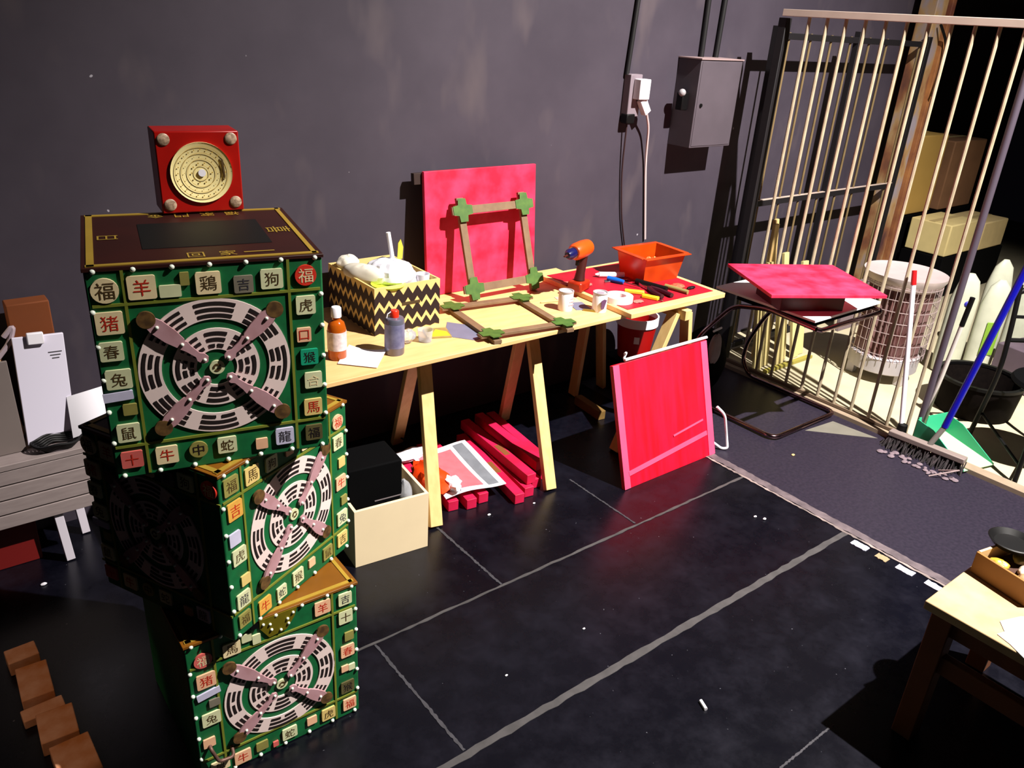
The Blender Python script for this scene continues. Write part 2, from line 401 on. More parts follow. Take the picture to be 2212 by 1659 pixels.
T_TOP = [(.071, .902, .052, 0, 'cream', '福', 'b'), (.216, .905, .054, .050, 'cream', '羊', 'r'), (.328, .88, .042, .026, 'pale', '', 'b'), (.391, .93, .018, .028, 'olive', '', 'b'),
 (.488, .904, .050, .048, 'cream', '鶏', 'b'), (.638, .886, .040, .038, 'grey', '吉', 'g'), (.764, .901, .047, .044, 'pale', '狗', 'b'), (.919, .906, .047, 0, 'red', '福', 'w'),
 (.071, .759, .052, .048, 'cream', '猪', 'r'), (.061, .631, .045, .042, 'pale', '春', 'b'), (.073, .499, .050, .044, 'pale', '兔', 'b'), (.06, .418, .058, .020, 'lilac', '', 'b', 3), (.1, .349, .028, .026, 'olive', '', 'b'),
 (.08, .235, .046, .043, 'pale', '鼠', 'b'), (.077, .098, .044, .040, 'pink', '十', 'r'), (.228, .094, .046, .043, 'cream', '牛', 'r'), (.369, .097, .040, 0, 'olive', '中', 'd'), (.501, .098, .042, .040, 'pale', '蛇', 'b'),
 (.664, .076, .027, .027, 'peach', '', 'b'), (.778, .098, .042, .042, 'lilac', '龍', 'g'), (.924, .094, .040, .040, 'dark', '福', 'd'),
 (.913, .763, .043, .043, 'pale', '虎', 'b'), (.898, .617, .032, .034, 'peach', '口', 'r'), (.919, .502, .040, .038, 'teal', '猴', 'd'), (.933, .379, .040, .040, 'pale', '合', 'w'), (.926, .235, .042, .042, 'tan', '馬', 'r')]
T_MID = [(.073, .912, .046, .046, 'olive', '福', 'b'), (.084, .767, .046, .048, 'amber', '吉', 'r'), (.066, .609, .036, .036, 'lilac', '', 'b'), (.085, .495, .044, .044, 'pale', '虎', 'b'), (.112, .332, .030, .030, 'tan', '', 'b'),
 (.086, .222, .044, .044, 'pale', '龍', 'g'), (.081, .097, .040, .040, 'olive', '福', 'b'), (.218, .903, .046, .046, 'tan', '馬', 'b'), (.36, .90, .04, .04, 'pale', '狗', 'b'), (.5, .91, .028, .028, 'peach', '', 'b'), (.64, .9, .042, .042, 'cream', '鶏', 'b'), (.77, .9, .042, .042, 'pale', '羊', 'b'), (.912, .899, .044, 0, 'peach', '福', 'r'),
 (.911, .771, .042, .042, 'pale', '春', 'b'), (.938, .628, .028, .030, 'tan', '', 'b'), (.924, .497, .042, .042, 'peach', '牛', 'r'), (.95, .365, .026, .028, 'olive', '', 'b'), (.928, .25, .044, .044, 'pale', '兔', 'g'), (.922, .101, .044, .044, 'tan', '吉', 'b'),
 (.233, .079, .044, .044, 'amber', '牛', 'r'), (.368, .076, .036, .038, 'pale', '蛇', 'g'), (.508, .09, .042, .044, 'pale', '猴', 'b'), (.632, .108, .026, .026, 'peach', '', 'b'), (.779, .088, .040, .040, 'olive', '鼠', 'b')]
T_BOT = [(.086, .872, .046, 0, 'pink', '福', 'w'), (.242, .875, .046, .042, 'cream', '馬', 'b'), (.327, .91, .026, .026, 'pale', '', 'b'), (.381, .876, .022, .030, 'pale', '', 'b'), (.778, .915, .046, .044, 'peach', '羊', 'r'), (.921, .915, .040, .040, 'pale', '吉', 'g'),
 (.09, .731, .048, .046, 'peach', '猪', 'r'), (.094, .634, .060, .020, 'lilac', '', 'b', 8), (.119, .56, .028, .024, 'grey', '', 'b'), (.092, .455, .048, .042, 'pale', '兔', 'b'), (.065, .29, .032, .030, 'peach', '', 'b'), (.11, .085, .050, .036, 'cream', '鼠', 'b'),
 (.921, .784, .042, .044, 'pale', '十', 'b'), (.94, .631, .028, .030, 'olive', '', 'b'), (.927, .523, .042, .042, 'peach', '春', 'r'), (.905, .392, .022, .022, 'peach', '', 'b'), (.952, .385, .020, .022, 'pale', '', 'b'), (.92, .24, .042, .042, 'dark', '猴', 'd'), (.93, .096, .042, .042, 'peach', '福', 'r'),
 (.24, .07, .046, .043, 'peach', '牛', 'r'), (.358, .085, .034, .030, 'olive', '', 'b'), (.44, .05, .016, .018, 'pink', '', 'b'), (.53, .085, .044, .040, 'pale', '蛇', 'b'), (.675, .099, .030, .028, 'peach', '', 'b'), (.785, .092, .042, .042, 'tan', '虎', 'b')]
def lid(root, lac, chars):
    top = MB().box((0, BD/2, BH-.004), (BW+.006, BD+.006, .008)).build('lid', lac, root, .001)
    rim = MB()
    for (c_, d_) in (((0, .012, 0), (BW-.01, .012, .002)), ((0, BD-.012, 0), (BW-.01, .012, .002)), ((-BW/2+.014, BD/2, 0), (.014, BD-.012, .002)), ((BW/2-.014, BD/2, 0), (.010, BD-.012, .002))):
        rim.box((c_[0], c_[1], BH+.001), d_)
    rim.build('gold_border', GOLD, top)
    if chars:
        MB().box((.015, BD/2, BH+.0006), (.27, .22, .0012)).build('black_centre', mat('black_panel', (2, 2, 2), .6), top)
        for (x, y, s_, ch, an) in ((-.075, .405, .034, '金', 180), (-.015, .405, .034, '門', 180), (.045, .405, .034, '家', 180), (.105, .405, .034, '福', 180),
              (-.02, .047, .036, '回', 0), (.045, .047, .036, '家', 0), (.11, .047, .036, '一', 0), (-.185, .225, .042, '日', 90), (.185, .225, .055, '喜', -90)):
            sz = s_ if ch != '一' else s_*.16
            glyph_mb(ch, sz, Matrix.Translation((x, y, BH+.0014)) @ Matrix.Rotation(R(an), 4, 'Z')).build('gold_character', GOLD, top)
c_bot = crate('green crate with round trigram wheel at the bottom of the stack', .6114, 1.6518, 0, -.0207)
face_art(c_bot, FRONT, T_BOT, -2, (.505, .485)); lid(c_bot, LACQ2, False)
c_mid = crate('green crate with trigram wheel in the middle of the stack, turned sideways', .6977, 1.7068, BH, .4452)
face_art(c_mid, FRONT, T_MID, 4, (.506, .509), armc=[(.23, .774), (.79, .80), (.767, .242), (.225, .225)]); lid(c_mid, LACQ2, False)
LEFTF = Matrix.Translation((-BW/2, BD/2, 0)) @ Matrix.Rotation(R(-90), 4, 'Z') @ FRONT
face_art(c_mid, LEFTF, [(t[0], t[1], t[2], t[3], t[4], t[5], t[6]) for t in T_TOP[:20]], 0, arms=True, studs=False)
c_top = crate('green crate with trigram wheel on top of the stack, brown and gold lid', .530, 1.6535, BH*2, -.2155)
face_art(c_top, FRONT, T_TOP, -3); lid(c_top, LACQ, True)
# brass latch of the lowest crate
lt = MB().prism([(-.045, .478), (.058, .478), (.050, .452), (.026, .418), (-.022, .412), (-.045, .45)], 0, .005, FRONT).build('brass_latch', mat('brass_plate', (146, 132, 30), .35, metal=.5, var=.4), c_bot)
for p in ((-.036, .462), (-.015, .436), (.01, .424), (.032, .436), (.046, .466), (-.018, .455), (.03, .452)): MB().ball((p[0], p[1], .006), .0042, 6, FRONT).build('rivet', PEARL, lt)
MB().box((-.06, .472, .004), (.02, .02, .014), FRONT).build('latch_tongue', BLKM, c_bot)
hd = MB().tube(smooth_path([(-.205, .002, .13), (-.205, -.018, .125), (-.19, -.02, .075), (-.15, -.02, .07), (-.148, .002, .09)], .012), .005).build('corner_handle', mat('worn_brass', (110, 80, 70), .5, metal=.4), c_bot)

# ---- small red dial box on the stack
t = thing('dial_box', 'small red box with round yellow dial and corner medallions on the crate stack', 'box', (.66, 2.055, BH*3+.004), -.14)
MB().box((0, .05, .098), (.195, .10, .196)).build('body', mat('red_gloss_box', (168, 16, 8), .35, var=.4, scale=12), t, .003)
dm = FRONT @ Matrix.Translation((.002, .098, 0))
dial = MB().lathe([(0, .004), (.070, .004), (.073, .006), (.073, .0), (0, 0)], n=48, M=dm).build('dial', mat('yellow_dial', (252, 236, 168), .5, var=.2, scale=30), t)
mk = MB()
for (rr, n, s_) in ((.056, 24, .0018), (.041, 16, .0012), (.024, 10, .0022)):
    for k in range(n):
        a_ = 2*pi*k/n; mk.prism([(rr*cos(a_)+s_*cos(b_), rr*sin(a_)+s_*sin(b_)) for b_ in (0, 1.57, 3.14, 4.71)], .0062, .0068, dm)
for rr in (.062, .047, .033, .017): annulus(mk, rr, rr+.0008, dm @ Matrix.Translation((0, 0, .006)), .0008)
mk.build('dial_marks', mat('ochre_ink', (186, 150, 60), .6), dial)
MB().lathe([(0, .008), (.009, .008), (.009, .006), (0, .006)], n=20, M=dm).build('dial_centre', WHITE, dial)
MB().prism([(.047, .036), (.052, .03), (.055, -.01), (.052, -.018), (.050, .0)], .0062, .0085, dm).build('dial_crack', INKB, dial)
for (x, z) in ((-.078, .178), (.078, .178), (-.078, .022), (.078, .022)):
    md = MB().lathe([(0, .004), (.012, .004), (.0145, .002), (.0145, 0)], n=20, M=FRONT @ Matrix.Translation((x, z, 0))).build('medallion', mat('pale_medallion', (206, 178, 150), .4, var=.7, scale=120, rgb2=(90, 60, 40)), t)

# ================================================================== TRESTLE TABLE
TZ = .73
tb = tag(MB().box((0, 0, -.009), (1.96, .72, .018)).build('tabletop', WOOD, None, .002), 'long pale plywood tabletop lying on the trestles', 'tabletop', loc=(1.84, 2.745, TZ))
def leg(t, a, b, side): return MB().beam(a, b, .058, .026, side).build('leg', PINE, t, .002)
zt = TZ-.018
t = thing('trestle', 'wide pale wooden trestle carrying the table between cream box and red bars', 'trestle', (1.95, 2.62, 0), 0, 'wooden trestles under the long tabletop')
MB().box((0, 0, zt-.03), (.74, .045, .058)).build('top_beam', PINE, t, .002)
leg(t, (-.29, -.03, zt-.055), (-.39, -.30, .006), (1, 0, 0)); leg(t, (-.29, .03, zt-.055), (-.16, .40, .006), (1, 0, 0))
leg(t, (.285, -.03, zt-.055), (.20, -.34, .006), (1, 0, 0)); leg(t, (.285, .03, zt-.055), (.44, .32, .006), (1, 0, 0))
t = thing('trestle', 'pale wooden trestle with its beam end sticking out at the right table end', 'trestle', (2.98, 2.62, 0), 0, 'wooden trestles under the long tabletop')
MB().beam((.0, -.31, zt-.025), (-.03, .34, zt-.025), .05, .045).build('top_beam', PINE, t, .002)
leg(t, (-.035, -.25, zt-.02), (-.32, -.24, .006), (0, 1, 0)); leg(t, (.030, -.27, zt-.02), (.16, -.26, .006), (0, 1, 0))
leg(t, (-.05, .31, zt-.02), (-.06, .36, .006), (0, 1, 0)); leg(t, (.01, .31, zt-.02), (.16, .36, .006), (0, 1, 0))

# ---- panel with red field lying on the table's right end
t = thing('framed_panel', 'flat plywood panel with red painted field on the table end, tools on it', 'panel', (2.915, 2.655, TZ), -.01)
MB().box((.015, 0, .012), (.66, .66, .024)).build('board', WOOD, t, .002)
MB().box((.01, .01, .0253), (.60, .58, .0026)).build('red_field', mat('crimson_field', (170, 16, 40), .5, var=.6, scale=7, rgb2=(140, 8, 22)), t)
PZ = TZ+.0268

# ---- leaning red board
t = thing('red_board', 'tall red board leaning on the wall behind the standing frame', 'board', (2.27, 3.022, TZ))
lean = Matrix.Rotation(R(-5), 4, 'X')
MB().box((0, .0, .284), (.64, .020, .565), lean).build('red_face', RED, t, .002)
MB().box((-.02, .024, .535), (.68, .026, .05), lean).build('back_batten', mat('dark_batten', (40, 20, 14), .7), t, .002)

# ---- two brown frames with green corner joints
BRN = mat('weathered_brown_batten', (110, 84, 62), .65, var=.5, scale=20, rgb2=(134, 108, 78))
JNT = mat('green_painted_joint', (72, 104, 38), .6, var=.6, scale=30, rgb2=(40, 78, 26))
def cross_frame(label, loc):
    t = thing('crossed_frame', label, 'frame', loc, 0, 'brown crossed frames with green corners')
    h = .178; e = .235; wv = .036
    for sx in (-h, h): MB().box((sx, 0, .008), (wv, e*2, .016)).build('stile', BRN, t, .001)
    for sy in (-h, h): MB().box((0, sy, .021), (e*2, wv, .012)).build('rail', BRN, t, .001)
    for sx in (-h, h):
        for sy in (-h, h):
            p = [(wv*.56, .052), (.024, .024), (.052, wv*.56), (.052, -wv*.56), (.024, -.024), (wv*.56, -.052), (-wv*.56, -.052), (-.024, -.024), (-.052, -wv*.56), (-.052, wv*.56), (-.024, .024), (-wv*.56, .052)]
            MB().prism(p, .0272, .030, Matrix.Translation((sx, sy, 0))).build('green_joint', JNT, t)
            MB().box((sx, sy+random.choice((-.03, .03)), .0222), (wv+.002, .03, .010)).build('green_joint', JNT, t)
    return t
fr = cross_frame('brown wooden frame with green corners lying flat on the table', (2.092, 2.594, TZ+.001)); fr.rotation_euler = (0, 0, -.13)
fs = copy_tree(fr); fs['label'] = 'brown wooden frame with green corners standing against the red board'
fs.location = (2.285, 2.945, TZ+.2225); fs.rotation_euler = (R(71), 0, .0)

# ---- zigzag box and what is in it
t = thing('zigzag_box', 'open cardboard box with black and tan zigzag stripes on the table', 'box', (1.652, 2.70, TZ), .0)
ZW, ZD, ZH = .31, .40, .20
KR = mat('tan_kraft', (222, 190, 120), .7, var=.15, scale=12); ZB = mat('dark_zigzag_print', (34, 16, 14), .65)
sh = MB()
for (c_, d_) in (((0, .004, ZH/2), (ZW, .008, ZH)), ((0, ZD-.004, ZH/2), (ZW, .008, ZH)), ((-ZW/2+.004, ZD/2, ZH/2), (.008, ZD-.016, ZH)), ((ZW/2-.004, ZD/2, ZH/2), (.008, ZD-.016, ZH)), ((0, ZD/2, .004), (ZW-.016, ZD-.016, .008))): sh.box(c_, d_)
sh.build('box_shell', KR, t)
zz = MB()
def zig(M, wid, base, n):
    st = wid/n; a = .032; hh = .044
    up = []; lo = []
    for k in range(2*n+1):
        x = -wid/2+st*k/2; up.append((x, base+hh/2+(a/2 if k % 2 else -a/2))); lo.append((x, max(.001, base-hh/2+(a/2 if k % 2 else -a/2))))
    for k in range(2*n): zz.prism([up[k], lo[k], lo[k+1], up[k+1]], 0, .0012, M)
for base in (.150, .082, .014):
    zig(FRONT, ZW, base, 7)
    zig(Matrix.Translation((-ZW/2, ZD/2, 0)) @ Matrix.Rotation(R(-90), 4, 'Z') @ FRONT, ZD, base, 9)
zz.build('zigzag_print', ZB, t)
MB().box((.015, -.0015, .118), (.085, .002, .012)).build('hand_slot', mat('shadow_slot', (70, 52, 24), .9), t)
def lump(mb, c, r, seed, amp=.3, n=9, M=None):
    rnd = random.Random(seed); k = len(mb.v); mb.ball((0, 0, 0), (1, 1, 1), n)
    for i in range(k, len(mb.v)):
        v = Vector(mb.v[i]); f_ = 1+amp*rnd.uniform(-1, 1); v = Vector((v.x*r[0]*f_, v.y*r[1]*f_, v.z*r[2]*f_))
        if M: v = M @ v
        mb.v[i] = (v.x+c[0], v.y+c[1], v.z+c[2])
    return mb
def crumple(name, label, cat, loc, r, seed, m, amp=.3, group=None, rz=0, n=9):
    mb = MB(); lump(mb, (0, 0, 0), r, seed, amp, n); o = mb.build(name, m)
    mod = o.modifiers.new('subdivision', 'SUBSURF'); mod.levels = 1; mod.render_levels = 1
    return tag(o, label, cat, group, loc, rz)
RAG = mat('white_rag', (214, 206, 190), .85, var=.3, scale=20); CLEAR = mat('clear_plastic', (240, 242, 248), .12, trans=.75, ior=1.3)
BAGM = mat('crumpled_white_plastic', (236, 236, 246), .35, var=.15, scale=40)
crumple('rag_bundle', 'rolled off-white rag on the left edge of the zigzag box', 'rag', (1.55, 2.88, .935), (.05, .11, .042), 3, RAG, .12, rz=.35)
crumple('rag', 'small grey-white rag hanging on the back left corner of the zigzag box', 'rag', (1.55, 3.02, .945), (.05, .045, .035), 13, RAG, .2)
crumple('plastic_bag', 'crumpled white plastic bag heaped in the middle of the zigzag box', 'bag', (1.67, 2.86, .925), (.098, .13, .062), 5, BAGM, .2, n=12)
tag(MB().tube([(0, 0, 0), (-.02, .01, .14)], .0095).build('white_tube', WPLA), 'white plastic tube sticking up out of the zigzag box', 'tube', loc=(1.69, 2.88, .955))
tag(MB().prism([(-.012, 0), (.012, 0), (.016, .05), (.004, .085), (-.008, .07)], 0, .003, Matrix.Rotation(R(90), 4, 'X')).build('yellow_tag', mat('yellow_card', (214, 190, 60), .6)), 'yellow tag behind the white tube in the zigzag box', 'tag', loc=(1.725, 2.89, .975))
tag(MB().lathe([(0, 0), (.05, .0), (.068, .014), (.071, .018), (.066, .017), (.048, .004), (0, .004)], n=30).build('lime_dish', mat('lime_plastic', (196, 222, 60), .35)), 'lime green dish at the front left of the zigzag box', 'dish', loc=(1.592, 2.755, .905))
tag(MB().lathe([(0, 0), (.026, 0), (.030, .07), (.028, .07), (.024, .003), (0, .003)], n=24).build('white_cup', WPLA), 'white cup tilted in the right corner of the zigzag box', 'cup', loc=(1.765, 2.77, .868))
tag(MB().prism([(-.03, -.045), (.03, -.045), (.012, .05), (-.01, .05)], 0, .004, Matrix.Rotation(R(55), 4, 'X')).build('paper_scrap', WHITE), 'folded white paper between bag and cup in the zigzag box', 'paper', loc=(1.735, 2.795, .90))
# filling that carries the things in the box
tag(MB().box((0, 0, .06), (.285, .37, .12)).build('packing_paper', mat('grey_packing_paper', (150, 140, 130), .9, var=.4, scale=20)), 'grey packing paper filling the zigzag box', 'paper', loc=(1.652, 2.90, TZ+.012))

# ---- bottles and cans
t = thing('brown_bottle', 'brown glass bottle with white cap and white label beside the crate', 'bottle', (1.268, 2.575, TZ))
MB().lathe([(0, 0), (.033, 0), (.035, .006), (.035, .12), (.028, .145), (.015, .155), (.015, .168), (0, .168)], n=28).build('glass_body', mat('amber_glass', (196, 92, 18), .12, var=.2, trans=.35), t)
MB().lathe([(0, .166), (.019, .166), (.019, .20), (.016, .204), (0, .204)], n=24).build('cap', WPLA, t)
MB().lathe([(.0353, .04), (.0362, .04), (.0362, .112), (.0353, .112)], n=28, closed=True).build('paper_label', mat('printed_label', (222, 206, 206), .6, var=.5, scale=60, rgb2=(150, 130, 140)), t)
t = thing('solvent_canister', 'grey metal solvent canister with red cap behind the white card', 'canister', (1.478, 2.512, TZ))
def oval(M=None): pass
MB().lathe([(0, 0), (.036, 0), (.038, .004), (.038, .138), (.034, .146), (.012, .15), (0, .15)], n=30).build('tin', mat('grey_tin', (120, 120, 140), .3, metal=.55, var=.3), t)
MB().lathe([(0, .148), (.017, .148), (.017, .172), (.014, .176), (0, .176)], n=20).build('cap', mat('red_plastic', (214, 44, 20), .35), t)
MB().tube([(-.034, 0, .15), (-.03, 0, .165), (-.014, 0, .172)], .0022).build('cap_strap', WPLA, t)
MB().lathe([(.0382, .03), (.0388, .03), (.0388, .125), (.0382, .125)], n=30, closed=True).build('printed_band', mat('slate_print', (92, 92, 128), .5, var=.5, scale=24, rgb2=(150, 150, 176)), t)
tag(MB().sheet([(-.075, -.075, .002), (.075, -.085, .002), (.08, .075, .002), (-.07, .085, .002)], .001, 8, 8, lambda u, v: .012*(u-.5)**2*4*v).build('white_card', WHITE), 'white card lying on the table in front of the canister', 'card', loc=(1.345, 2.525, TZ+.002), rz=-.72)
def can(label, loc, printed):
    t = thing('white_can', label, 'can', loc, 0, 'small white paint cans on the table')
    MB().lathe([(0, 0), (.033, 0), (.034, .004), (.034, .084), (.0325, .087), (0, .087)], n=30).build('tin', WPLA, t)
    MB().lathe([(.030, .086), (.0355, .086), (.0355, .092), (.030, .092)], n=30, closed=True).build('rim', GALV, t)
    lb = mat('violet_print', (88, 54, 90), .5)
    if printed: 
        MB().prism([(-.022, .02), (-.004, .02), (.010, .06), (-.006, .066), (-.024, .06)], .0335, .0352, FRONT).build('printed_patch', lb, t)
        MB().lathe([(0, .0872), (.018, .0872), (.018, .0885), (0, .0885)], n=24).build('lid_disc', mat('lid_grey', (150, 136, 150), .4), t)
    else:
        for k in range(3): MB().box((.006, -.034, .03+.015*k), (.03-.006*k, .0016, .004)).build('printed_patch', mat('faint_print', (160, 140, 150), .6), t)
    return t
can('white paint can with faint lettering, the left of two', (2.415, 2.575, TZ), False)
can('white paint can with violet printed label beside the tape roll', (2.545, 2.485, TZ), True)
def roll(name, label, loc, r0, r1, h, m):
    o = MB().lathe([(r0, 0), (r1, 0), (r1, h), (r0, h)], n=40, closed=True).build(name, m, None, .0015)
    return tag(o, label, 'tape roll', None, loc)
roll('tape_roll', 'grey tape roll under the wide white roll', (2.672, 2.487, TZ), .034, .062, .018, mat('grey_tape', (150, 150, 150), .4))
roll('tape_roll', 'wide white masking tape roll beside the violet-labelled can', (2.675, 2.490, TZ+.0182), .032, .066, .036, mat('white_tape', (238, 234, 232), .5))
GS = mat('slate_sheet', (112, 114, 136), .5, var=.3, scale=14)
tag(MB().prism([(.0, .11), (.09, .0), (.03, -.11), (-.02, -.12), (-.10, -.02)], 0, .0015).build('sandpaper_sheet', GS), 'slate grey sandpaper sheet half under the lying frame', 'sandpaper', loc=(1.845, 2.585, TZ+.0002))
t = thing('yellow_packet', 'small clear packet with yellow half between canister and grey sheet', 'packet', (1.732, 2.60, TZ), -.35)
MB().box((0, 0, .004), (.10, .10, .008)).build('tray', mat('khaki_packet', (160, 140, 80), .4, var=.6, scale=30), t, .001)
MB().prism([(-.04, -.045), (.045, -.045), (.04, .0), (.0, .03)], .008, .0095).build('yellow_label', mat('yellow_print', (246, 196, 40), .5), t)
crumple('plastic_wrap', 'crumpled clear plastic wrap right of the solvent canister', 'wrap', (1.575, 2.585, TZ+.027), (.04, .035, .027), 21, CLEAR, .25)
tag(MB().lathe([(0, 0), (.026, 0), (.032, .05), (.0305, .05), (.025, .002), (0, .002)], n=24).build('clear_cup', CLEAR), 'clear plastic cup in front of the zigzag box', 'cup', loc=(1.648, 2.56, TZ))
tag(MB().box((0, 0, .0012), (.075, .10, .0024)).build('grey_swatch', GS), 'slate grey swatch between the two white cans', 'swatch', loc=(2.505, 2.575, TZ), rz=-.3)
tag(MB().box((0, 0, .0008), (.10, .12, .0016)).build('grey_paper', mat('pale_grey_paper', (168, 160, 150), .7)), 'pale grey paper under the slate swatch behind the cans', 'paper', loc=(2.515, 2.66, TZ), rz=-.3)
tag(MB().tube([(-.09, .02, .004), (.09, -.02, .004)], .0035, 8).build('wooden_stick', PINE), 'thin wooden stick behind the left white can', 'stick', loc=(2.46, 2.675, TZ))
tag(MB().tube([(0, .03, .004), (0, -.03, .004)], [.005, .007], 8).build('brush_end', mat('brass_ferrule', (170, 140, 60), .35, metal=.6)), 'short brass-coloured brush between the two white cans', 'brush', loc=(2.50, 2.50, TZ), rz=.7)

# ---- cordless drill
DS = 1.22
t = thing('cordless_drill', 'orange cordless drill standing on its battery on the red panel', 'drill', (2.60, 2.70, PZ), R(-160))
OR = mat('orange_drill_plastic', (214, 76, 12), .35, var=.2, scale=20); DK = mat('dark_grip', (60, 12, 10), .5, var=.4)
MB().box((-.012, 0, .020), (.085, .062, .040)).build('battery', mat('dark_orange_battery', (176, 44, 10), .35, var=.7, scale=16, rgb2=(60, 12, 8)), t, .008)
gm = Matrix.Translation((-.012, 0, .04)) @ Matrix.Rotation(R(-8), 4, 'Y')
MB().lathe([(0, 0), (.022, 0), (.018, .03), (.019, .10), (0, .10)], n=16, M=gm).build('grip', DK, t)
MB().lathe([(0, -.055), (.020, -.055), (.031, -.045), (.034, -.01), (.033, .05), (.025, .066), (0, .066)], n=24, M=Matrix.Translation((-.008, 0, .165)) @ Matrix.Rotation(R(90), 4, 'Y')).build('motor_housing', OR, t)
MB().box((.018, 0, .118), (.012, .014, .026)).build('trigger', BLKM, t, .003)
MB().lathe([(0, .056), (.021, .056), (.022, .075), (0, .075)], n=20, M=Matrix.Translation((-.008, 0, .165)) @ Matrix.Rotation(R(90), 4, 'Y')).build('clutch_ring', STEEL, t)
ck = MB().lathe([(0, .073), (.020, .073), (.021, .10), (.012, .118), (0, .118)], n=20, M=Matrix.Translation((-.008, 0, .165)) @ Matrix.Rotation(R(90), 4, 'Y')).build('chuck', mat('blue_black_chuck', (14, 16, 70), .3), t)
MB().tube([(.105, 0, .165), (.135, 0, .165)], .0035, 8).build('drill_bit', mat('dark_bit', (90, 40, 34), .4, metal=.5), ck)

t.scale = (DS, DS, DS)

# ---- orange see-through basket
t = thing('orange_tub', 'see-through orange plastic tub with flared rim on the red panel', 'tub', (3.10, 2.70, PZ), -.06)
OT = mat('orange_clear_plastic', (226, 84, 14), .25, trans=.45, var=.5, scale=9, rgb2=(176, 40, 8))
def tubshell(w0, d0, w1, d1, h, th):
    mb = MB(); vs = []
    for (a, b, z) in ((w0, d0, 0), (w1, d1, h), (w1-th*2, d1-th*2, h), (w0-th*2, d0-th*2, th)):
        vs += [(-a/2, -b/2, z), (a/2, -b/2, z), (a/2, b/2, z), (-a/2, b/2, z)]
    fs = [(3, 2, 1, 0), (12, 13, 14, 15)]
    for i in range(3):
        for j in range(4): fs.append((i*4+j, i*4+(j+1) % 4, (i+1)*4+(j+1) % 4, (i+1)*4+j))
    return mb.add(vs, fs)
tubshell(.235, .175, .275, .215, .135, .004).build('tub_wall', OT, t)
rim = MB()
for (c_, d_) in (((0, -.118, .135), (.31, .028, .005)), ((0, .118, .135), (.31, .028, .005)), ((-.148, 0, .135), (.028, .21, .005)), ((.148, 0, .135), (.028, .21, .005))): rim.box(c_, d_)
rim.build('rim', OT, t, .001)
cl = MB(); lump(cl, (-.03, -.02, .05), (.06, .05, .04), 4, .25); lump(cl, (.05, .03, .045), (.05, .04, .035), 8, .25)
tag(cl.build('tub_contents', mat('amber_scraps', (210, 150, 90), .6, var=.5)), 'pale amber scraps lying inside the orange tub', 'scraps', loc=(3.10, 2.70, PZ+.004))

# ---- hand tools on the red panel
def tool(name, label, cat, a, b, m, r=.006, kind='tube', extra=None):
    a = Vector((*a, 0)); b = Vector((*b, 0)); mid = (a+b)/2; d = b-a; L_ = d.length
    t = thing(name, label, cat, (mid.x, mid.y, PZ), atan2(d.y, d.x)); h = L_/2
    if kind == 'knife':
        MB().box((-.25*h, 0, .009), (L_*.78, .026, .017)).build('handle', m, t, .004)
        MB().box((.72*h, 0, .006), (L_*.26, .012, .002)).build('blade', STEEL, t)
    elif kind == 'driver':
        MB().lathe([(0, -h), (r*1.5, -h+.004), (r*1.7, -h*.5), (r*1.2, -.02*h), (0, 0)], n=12, M=Matrix.Translation((0, 0, r*1.7)) @ Matrix.Rotation(R(90), 4, 'Y')).build('handle', m, t)
        MB().tube([(0, 0, r*1.7), (h, 0, r*1.2)], .003, 8).build('shaft', STEEL, t)
    elif kind == 'pliers':
        MB().tube(smooth_path([(-h, .030, .012), (-.3*h, .026, .012), (.2*h, .006, .012)], .02), .012, 8).build('handle', m, t)
        MB().tube(smooth_path([(-h, -.030, .012), (-.3*h, -.026, .012), (.2*h, -.006, .012)], .02), .012, 8).build('handle', m, t)
        MB().prism([(.15*h, .014), (.5*h, .016), (h, .004), (h, -.004), (.5*h, -.016), (.15*h, -.014)], .003, .015).build('jaws', STEEL, t)
    else:
        MB().tube([(-h, 0, r), (h, 0, r)], r, 12).build('barrel', m, t)
        if extra: MB().tube([(h, 0, r), (h+.02, 0, r)], [r*.8, r*.3], 10).build('nozzle', extra, t)
    return t
tool('glue_tube', 'fat white tube lying on the red panel left of the tub', 'tube', (2.965, 2.745), (2.85, 2.81), WPLA, .014, extra=WPLA)
tool('small_spanner', 'small chrome tool between white tube and blue screwdriver', 'tool', (2.95, 2.70), (2.81, 2.725), STEEL, .0045)
tool('screwdriver', 'blue-handled screwdriver on the red panel', 'screwdriver', (2.905, 2.565), (2.845, 2.745), mat('blue_plastic', (14, 92, 196), .35), .0085, 'driver').rotation_euler.z += pi
tool('cutter_knife', 'yellow cutter knife next to the blue screwdriver', 'knife', (2.79, 2.565), (2.875, 2.475), mat('yellow_plastic', (222, 190, 50), .35), kind='knife')
tool('cutter_knife', 'bright yellow cutter knife nearest the front edge of the red panel', 'knife', (2.815, 2.47), (2.86, 2.375), mat('bright_yellow_plastic', (238, 214, 40), .35), kind='knife')
tool('pliers', 'black pliers with dark red grips on the red panel', 'pliers', (2.91, 2.40), (2.945, 2.62), mat('dark_red_grip', (52, 12, 26), .35), kind='pliers')
tool('black_marker', 'thick black marker lying over the pliers', 'marker', (2.985, 2.47), (2.945, 2.64), BLKM, .014)
tool('putty_knife', 'putty knife with olive handle in front of the orange tub', 'knife', (3.055, 2.395), (3.03, 2.52), mat('olive_handle', (132, 120, 70), .5), .011)
crumple('orange_rag', 'small orange wrapper right of the putty knife', 'wrapper', (3.10, 2.50, PZ+.008), (.045, .03, .008), 33, mat('coral_wrapper', (240, 84, 60), .5), .3)
crumple('dark_clip', 'small dark clip on the right corner of the red panel', 'clip', (3.14, 2.445, PZ+.007), (.03, .012, .007), 35, BLKM, .25)
